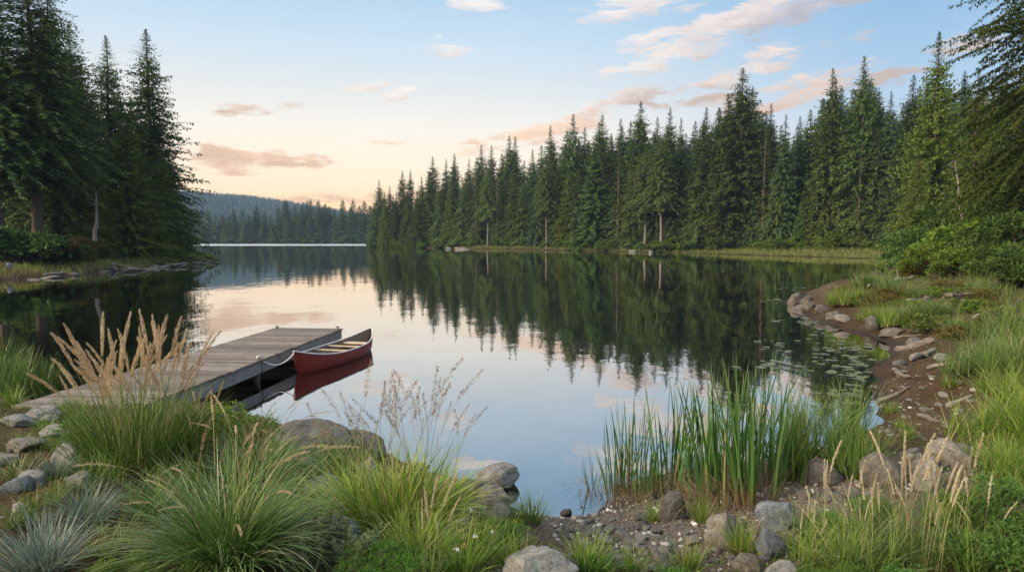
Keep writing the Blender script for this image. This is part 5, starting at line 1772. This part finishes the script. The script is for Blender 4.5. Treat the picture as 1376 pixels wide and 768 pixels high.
# cattails and reeds
CATM = [tuft_mesh(620 + i, 25, .16, 1.25, .025, (.0, .16), (.0, .34), M_CATTAIL, K=7, Lmin=.55, taper=.45) for i in range(3)]
DEADM = tuft_mesh(630, 110, .30, .55, .008, (.2, 1.1), (.3, 1.6), M_DEADGRASS, K=6)
CAT = [(828, 668, .78), (851, 660, .90), (868, 672, .72), (895, 662, 1.0), (918, 652, .92), (940, 672, .96), (968, 668, 1.08), (988, 678, 1.04), (1012, 676, 1.10), (1000, 640, 1.05), (1036, 650, .86), (955, 638, .95)]
for i, (px, py, s) in enumerate(CAT):
    e = plant([CATM[i % 3]], px, py, "cattail_clump", f"cattail clump of long upright leaves, {['first', 'second', 'third', 'fourth', 'fifth', 'sixth', 'seventh', 'eighth', 'ninth', 'tenth', 'eleventh', 'twelfth'][sorted(c[0] for c in CAT).index(px)]} counted from the left of the stand", "cattails", s, "cattails at the near water's edge")
    link("dead_leaves", DEADM, e)
plant([tuft_mesh(633, 16, .10, .75, .012, (.0, .35), (.0, .5), M_CATTAIL, taper=.5), DEADM], 797, 655, "cattail_clump", "small sparse cattail clump alone in the water left of the stand", "cattails", .75, "cattails at the near water's edge", xyz=at(797, 655, 0))
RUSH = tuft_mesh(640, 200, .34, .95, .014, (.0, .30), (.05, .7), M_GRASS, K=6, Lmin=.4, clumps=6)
for px, py, s, lb in [(1062, 640, 1.0, "rush clump directly right of the cattail stand"), (1092, 628, 1.02, "rush clump second right of the cattail stand"), (1122, 618, 1.0, "rush clump third right of the cattail stand"), (1150, 615, .95, "outermost rush clump right of the cattails by the open mud"), (1080, 600, .95, "rush clump in the water behind the row right of the cattails"), (1160, 640, .6, "low rush clump left of the split boulder"), (1125, 645, .7, "low rush clump before the dark flat boulder")]:
    plant(RUSH, px, py, "rush_clump", lb, "rushes", s, "rushes right of the cattails")
for px, py, s, lb in [(8, 532, 1.05, "tall green rush clump at the left edge behind the dock"), (38, 532, .95, "green rush clump just left of the dock's near end"), (62, 520, .8, "rush clump behind the dock's left edge"), (-22, 520, 1.2, "rush clump cut by the left edge of the picture"), (22, 512, 1.0, "rush clump farthest back in the water at the left edge")]:
    plant(RUSH, px, py, "rush_clump", lb, "rushes", s, "rushes left of the dock")

# grass mounds of the right bank
MOUND = tuft_mesh(650, 1000, .55, .85, .012, (.03, .6), (.2, 1.4), M_MOUND, K=5, clumps=11)
MOUNDG = tuft_mesh(651, 900, .6, .9, .013, (.03, .55), (.2, 1.3), M_GRASS, K=5, clumps=11)
for m, px, py, s, lb in [(MOUND, 1362, 590, .95, "bright green grass mound at the right edge above the slab"), (MOUND, 1396, 600, 1.2, "bright green grass mound cut by the right edge"), (MOUND, 1345, 628, .5, "small yellow green mound below the bright one at the right"), (MOUND, 1365, 645, .6, "small grass mound above the broad leaved shrub"),
                         (MOUNDG, 1318, 500, .9, "dark green grass clump on the right bank above the bare mud"), (MOUNDG, 1346, 488, 1.1, "dark green grass clump right of the first with dry yellow blades"), (MOUNDG, 1360, 500, 1.2, "dark green grass clump at the right edge"), (MOUND, 1358, 535, .9, "bright grass between the dark clumps and the bright mound"),
                         (MOUND, 1196, 436, 1.15, "bright green grass mound on the right rocky point, nearest the water"), (MOUND, 1216, 436, 1.1, "bright green grass mound right of the nearest one on the point"), (MOUND, 1175, 432, 1.0, "bright green grass at the left of the point's mounds"),
                         (MOUND, 1130, 408, 1.1, "far bright grass mound behind the boulders of the point"), (MOUND, 1152, 408, 1.2, "far bright grass mound, second behind the point's boulders"), (MOUNDG, 1160, 388, 1.1, "tall dark reeds behind the point's bright mounds"), (MOUNDG, 1180, 385, 1.1, "tall dark reeds left of the bleached driftwood"),
                         (MOUNDG, 1240, 430, 1.0, "olive grass below the angular boulder"), (MOUNDG, 1262, 425, .9, "olive grass right of the angular boulder on the right bank"), (MOUNDG, 1305, 450, 1.0, "olive grass left of the long slanting log"), (MOUNDG, 1372, 455, 1.4, "grass at the right edge below the short grey log"), (MOUNDG, 1318, 400, 1.3, "olive grass under the bright bushes near the right edge"), (MOUNDG, 1208, 400, 1.0, "olive grass in front of the bleached branch")]:
    plant(m, px, py, "grass_mound", lb, "grass mound", s, "grass mounds of the right bank")
STRAW = tuft_mesh(655, 26, .3, .8, .010, (.1, .7), (.3, 1.5), M_SPIKE, K=6)
plant(STRAW, 1335, 500, "dry_grass", "dry orange straw blades in front of the dark green clumps", "dry grass", 1.0)
plant(tuft_mesh(656, 30, .08, .42, .006, (.2, .9), (.2, .9), M_SPIKE, K=5), 28, 640, "dry_grass", "dry straw tuft beside the path at the left", "dry grass", .9)
# low weeds of several colours over the rocky point and the bank behind the mud
LOW = [bush_mesh(670 + i, .8, .42, 22, 1500, .09, .04, lf, flat=.9) for i, lf in enumerate([M_BUSH_LIT, M_BUSH_RUST, M_COVER])]
for i in range(46):
    lpx, lpy = random.uniform(1110, 1376), random.uniform(386, 470)
    lp = gp(lpx, lpy)
    if shore_dist(np.array([lp[0]]), np.array([lp[1]]))[0] > 1.0 and lp[1] < 60:
        q = random.choice([0, 1, 1, 2, 2])
        e = place_bush(LOW[q], lp[0], lp[1], random.uniform(.45, 1.1), "weed_patch", ["low yellow green weed patch on the right bank behind the mud", "low rust coloured weed patch on the right bank behind the mud", "low olive weed patch on the right bank behind the mud"][q], "weeds", "weed patches on the right bank", zoff=-.04)
# bright bushes of the right bank
BB = [bush_mesh(660 + i, 1.5, 1.7, 34, 9000, .12, .065, lf, flat=.9) for i, lf in enumerate([M_BUSH_LIT, M_BUSH, M_BUSH_RUST])]
for k, px, py, D, s, lb in [(0, 1285, 372, 36, 1.45, "yellow green bush on the right bank left of the tallest bright one"), (0, 1325, 368, 35, 1.96, "tallest bright green bush on the right bank"), (0, 1362, 365, 34, 1.74, "bright green bush at the right edge of the bank"), (1, 1255, 365, 42, 1.74, "mid green bush at the left of the right bank's bushes"), (1, 1242, 352, 58, 2.32, "olive bush at the end of the meadow"),
                            (0, 1262, 393, 33, 1.09, "low yellow bush above the angular boulder"), (0, 1300, 392, 31, 1.01, "low bright bush above the dark grey boulder"), (1, 1345, 395, 29, 0.87, "low green bush beside the root stump"), (2, 1325, 395, 31, 0.77, "rust brown low bush left of the root stump"), (1, 1385, 385, 30, 1.89, "dark bush cut by the right edge behind the root stump"), (1, 1300, 350, 44, 2.75, "olive bush behind the bright bushes under the firs"), (1, 1350, 345, 44, 2.90, "large olive bush behind the bright ones at the right edge"), (1, 1375, 420, 24, 0.87, "low green bush at the right edge beside the logs"), (0, 1230, 385, 36, 0.72, "small yellow bush beside the bleached branch"), (2, 1225, 398, 34, 0.50, "rusty low plants in front of the bleached driftwood")]:
    p = on_ray(px, 380, D)
    place_bush(BB[k], p[0], p[1], s, "shrub", lb, "shrub", "bushes on the right bank")


# ------------------------------------------------------------------ lily pads
def pad_mesh(seed):
    r = np.random.default_rng(seed)
    n = 20
    th = np.linspace(.18, 2 * PI - .18, n)
    rim = np.stack([np.cos(th), np.sin(th), .02 + .03 * r.uniform(0, 1, n)], -1) * (1 + .05 * r.normal(0, 1, (n, 1)))
    v = np.concatenate([[[0, 0, .02]], rim])
    f = np.array([[0, i + 1, i + 2] for i in range(n - 1)])
    mb = MB()
    mb.add(v, f, 0, np.full(len(v), .5))
    return mb.mesh("lily_pad", M_PAD)


PADS = [pad_mesh(i) for i in range(4)]
lr = random.Random(8)
for cx, cy, sx, sy, n in [(1085, 388, 40, 3, 14), (1040, 403, 25, 2, 8), (1095, 433, 26, 4, 14), (1060, 462, 50, 9, 16), (1040, 490, 40, 8, 10), (1070, 430, 40, 4, 10), (1140, 470, 40, 10, 34), (1120, 485, 50, 10, 24), (1155, 500, 40, 14, 40), (1150, 530, 36, 14, 36), (1180, 520, 16, 14, 18), (1080, 408, 20, 2, 6), (1110, 448, 30, 5, 12)]:
    for i in range(n):
        q = at(cx + lr.gauss(0, sx * .55), cy + lr.gauss(0, sy * .6), 0.012)
        if shore_dist(np.array([q[0]]), np.array([q[1]]))[0] > -.25:
            continue
        s = lr.uniform(.05, .125) * (1 + max(0, q[1] - 18) * .025)
        tag(link("lily_pad", lr.choice(PADS), None, (q[0], q[1], .008 + lr.uniform(0, .006)), (0, 0, lr.uniform(0, 6.28)), (s, s * lr.uniform(.8, 1), .5)), "lily pad floating among others on the shallows along the right bank", "lily pad", "lily pads along the right bank")


# ------------------------------------------------------------------ stuff: ground cover, meadow, litter
def scatter(seed, n, x0, x1, y0, y1):
    r = np.random.default_rng(seed)
    x, y = r.uniform(x0, x1, n), r.uniform(y0, y1, n)
    z, d = ground(x, y, True)
    return r, x, y, z, d


def build_cover():
    mb = MB()
    r, x, y, z, d = scatter(31, 170000, -13, 15, 2.0, 17)
    nz = .5 * vnoise2(x * .8, y * .8, 41) + .4 * vnoise2(x * 2.4, y * 2.4, 42)
    gravel = np.exp(-(((x - 1.6) / 2.0) ** 2 + ((y - 6.1) / 1.1) ** 2))
    path = np.exp(-(((x + 7.3) / 1.0) ** 2)) * (y > 6)
    mud = (x > 4.9) * (y > 7.2) * np.clip(4.0 - d, 0, 1) * .85
    pr = np.clip(.8 + nz * 1.1 - gravel * 2 - path * 1.0 - mud * 1.3, 0, 1) * np.clip((d - .15) / .5, 0, 1)
    k = r.uniform(0, 1, len(x)) < pr
    x, y, z = x[k], y[k], z[k]
    n = len(x)
    base = np.stack([x, y, z - .01], -1)
    blades(mb, r, base[: n // 2], r.uniform(0, 6.28, n // 2), r.uniform(.05, .6, n // 2), r.uniform(.1, 1.0, n // 2), .05 + .30 * r.uniform(0, 1, n // 2) ** 2, r.uniform(.003, .007, n // 2), 4)
    m = n - n // 2
    b2 = base[n // 2:]
    dv = np.stack([r.normal(0, 1, m), r.normal(0, 1, m), r.uniform(.1, 1, m)], -1)
    kites(mb, b2 + np.stack([0 * r.normal(0, 1, m), 0 * r.normal(0, 1, m), r.uniform(0, .09, m)], -1), dv, r.uniform(.018, .045, m), r.uniform(.010, .022, m), r.normal(0, .5, (m, 3)) + [0, 0, 1])
    tag(link("ground_cover", mb.mesh("ground_cover", M_COVER)), "low green weeds and short grass covering the near bank", "ground cover", kind="stuff")
    # right bank, farther off
    mb = MB()
    r, x, y, z, d = scatter(32, 90000, 6, 45, 12, 62)
    nz = .5 * vnoise2(x * .35, y * .35, 51) + .4 * vnoise2(x * 1.2, y * 1.2, 52)
    pr = np.clip(.10 + nz * 1.4 + np.clip((d - 2.5) / 4, -.3, .7), 0, 1) * np.clip((d - .3) / .6, 0, 1)
    k = r.uniform(0, 1, len(x)) < pr
    x, y, z = x[k], y[k], z[k]
    n = len(x)
    blades(mb, r, np.stack([x, y, z - .01], -1), r.uniform(0, 6.28, n), r.uniform(.05, .7, n), r.uniform(.1, 1.0, n), r.uniform(.10, .38, n), r.uniform(.010, .022, n), 3)
    tag(link("bank_grass", mb.mesh("bank_grass", M_COVER)), "thin grass and weeds over the right bank behind the mud", "grass", kind="stuff")


def build_meadow():
    mb = MB()
    for seed, n, box_, lo, hi, lmin, lmax in ((61, 75000, (-60, 75, 84, 270), .25, 7, .35, .95), (62, 24000, (-52, -28, 42, 116), .3, 3.0, .25, .65)):
        r, x, y, z, d = scatter(seed, n * 3, *box_)
        wide = np.where(x > 20, 17.0, hi * .6) if seed == 61 else np.full(len(x), hi)
        nz = .5 * vnoise2(x * .12, y * .12, 63) + .4 * vnoise2(x * .5, y * .5, 64)
        k = (d > lo) & (d < wide + nz * 2) & (r.uniform(0, 1, len(x)) < .75 + nz * (1.2 if seed == 62 else .5))
        x, y, z, nz = x[k], y[k], z[k], nz[k]
        m = len(x)
        L = r.uniform(lmin, lmax, m)
        blades(mb, r, np.stack([x, y, z - .03], -1), r.uniform(0, 6.28, m), r.uniform(0, .5, m), r.uniform(.1, .8, m), L, .05 + .05 * L, 2)
    tag(link("meadow_grass", mb.mesh("meadow_grass", M_MEADOW)), "yellow green meadow grass along the waterline of both far shores", "grass", kind="stuff")


def build_litter():
    r, x, y, z, d = scatter(71, 26000, -9, 14, 3, 24)
    k = (d > -.1) & (r.uniform(0, 1, len(x)) < np.where(x > 4, .8, .4))
    x, y, z = x[k], y[k], z[k]
    n = len(x)
    mb = MB()
    L = .02 * np.exp(r.normal(.2, .7, n))
    kites(mb, np.stack([x, y, z + .006], -1), np.stack([r.normal(0, 1, n), r.normal(0, 1, n), r.normal(0, .12, n)], -1), L, np.minimum(L * .3, .016), r.normal(0, .25, (n, 3)) + [0, 0, 1])
    tag(link("fallen_litter", mb.mesh("fallen_litter", M_LITTER)), "bits of bark, twigs and dead leaves strewn over the mud", "litter", kind="stuff")


build_cover()
build_meadow()
build_litter()


# ------------------------------------------------------------------ a few wild flowers
def flower(px, py, h, mat, label, s=1.0):
    p = gp(px, py)
    e = empty("wild_flower", (p[0], p[1], gz(p[0], p[1])), random.uniform(0, 6.28))
    tag(e, label, "flower", "wild flowers of the near bank")
    rng = np.random.default_rng(int(px * 3 + py))
    mb = MB()
    tube(mb, [(0, 0, 0), (.01, .01, h * .6), (.0, .02, h)], .0018, 4)
    link("stem", mb.mesh("stem", M_WEED), e)
    mb = MB()
    n = 26
    a = rng.uniform(0, 6.28, n)
    kites(mb, np.tile([0, .02, h], (n, 1)) + rng.normal(0, .006, (n, 3)), np.stack([np.cos(a), np.sin(a), rng.uniform(.1, 1, n)], -1), np.full(n, .011 * s), np.full(n, .006 * s), rng.normal(0, .4, (n, 3)) + [0, 0, 1])
    link("blossom", mb.mesh("blossom", mat), e)


for px, py, h, mt, lb in [(642, 768, .22, M_PETAL, "small white clover like flower left of the large pale rock"), (612, 775, .16, M_PETAL, "white flower at the bottom between the straw plumes and the pale rock"), (632, 735, .26, M_PETAL, "white flower on a stalk below the flat topped stone"), (660, 752, .18, M_PETAL, "white flower close to the pale rock's left side"),
                          (690, 722, .12, M_PETAL_Y, "yellow flower above the pale rock"), (648, 722, .12, M_PETAL_Y, "yellow flower left above the pale rock"), (625, 760, .14, M_PETAL_Y, "yellow flower at the bottom among the fine leaves"), (1212, 690, .2, M_PETAL, "white flower right below the split boulder"), (1300, 690, .25, M_PETAL, "white flower among the leafy weeds on the right"), (1325, 690, .22, M_PETAL, "white flower above the dark leaved shrub on the right")]:
    flower(px, py, h, mt, lb)
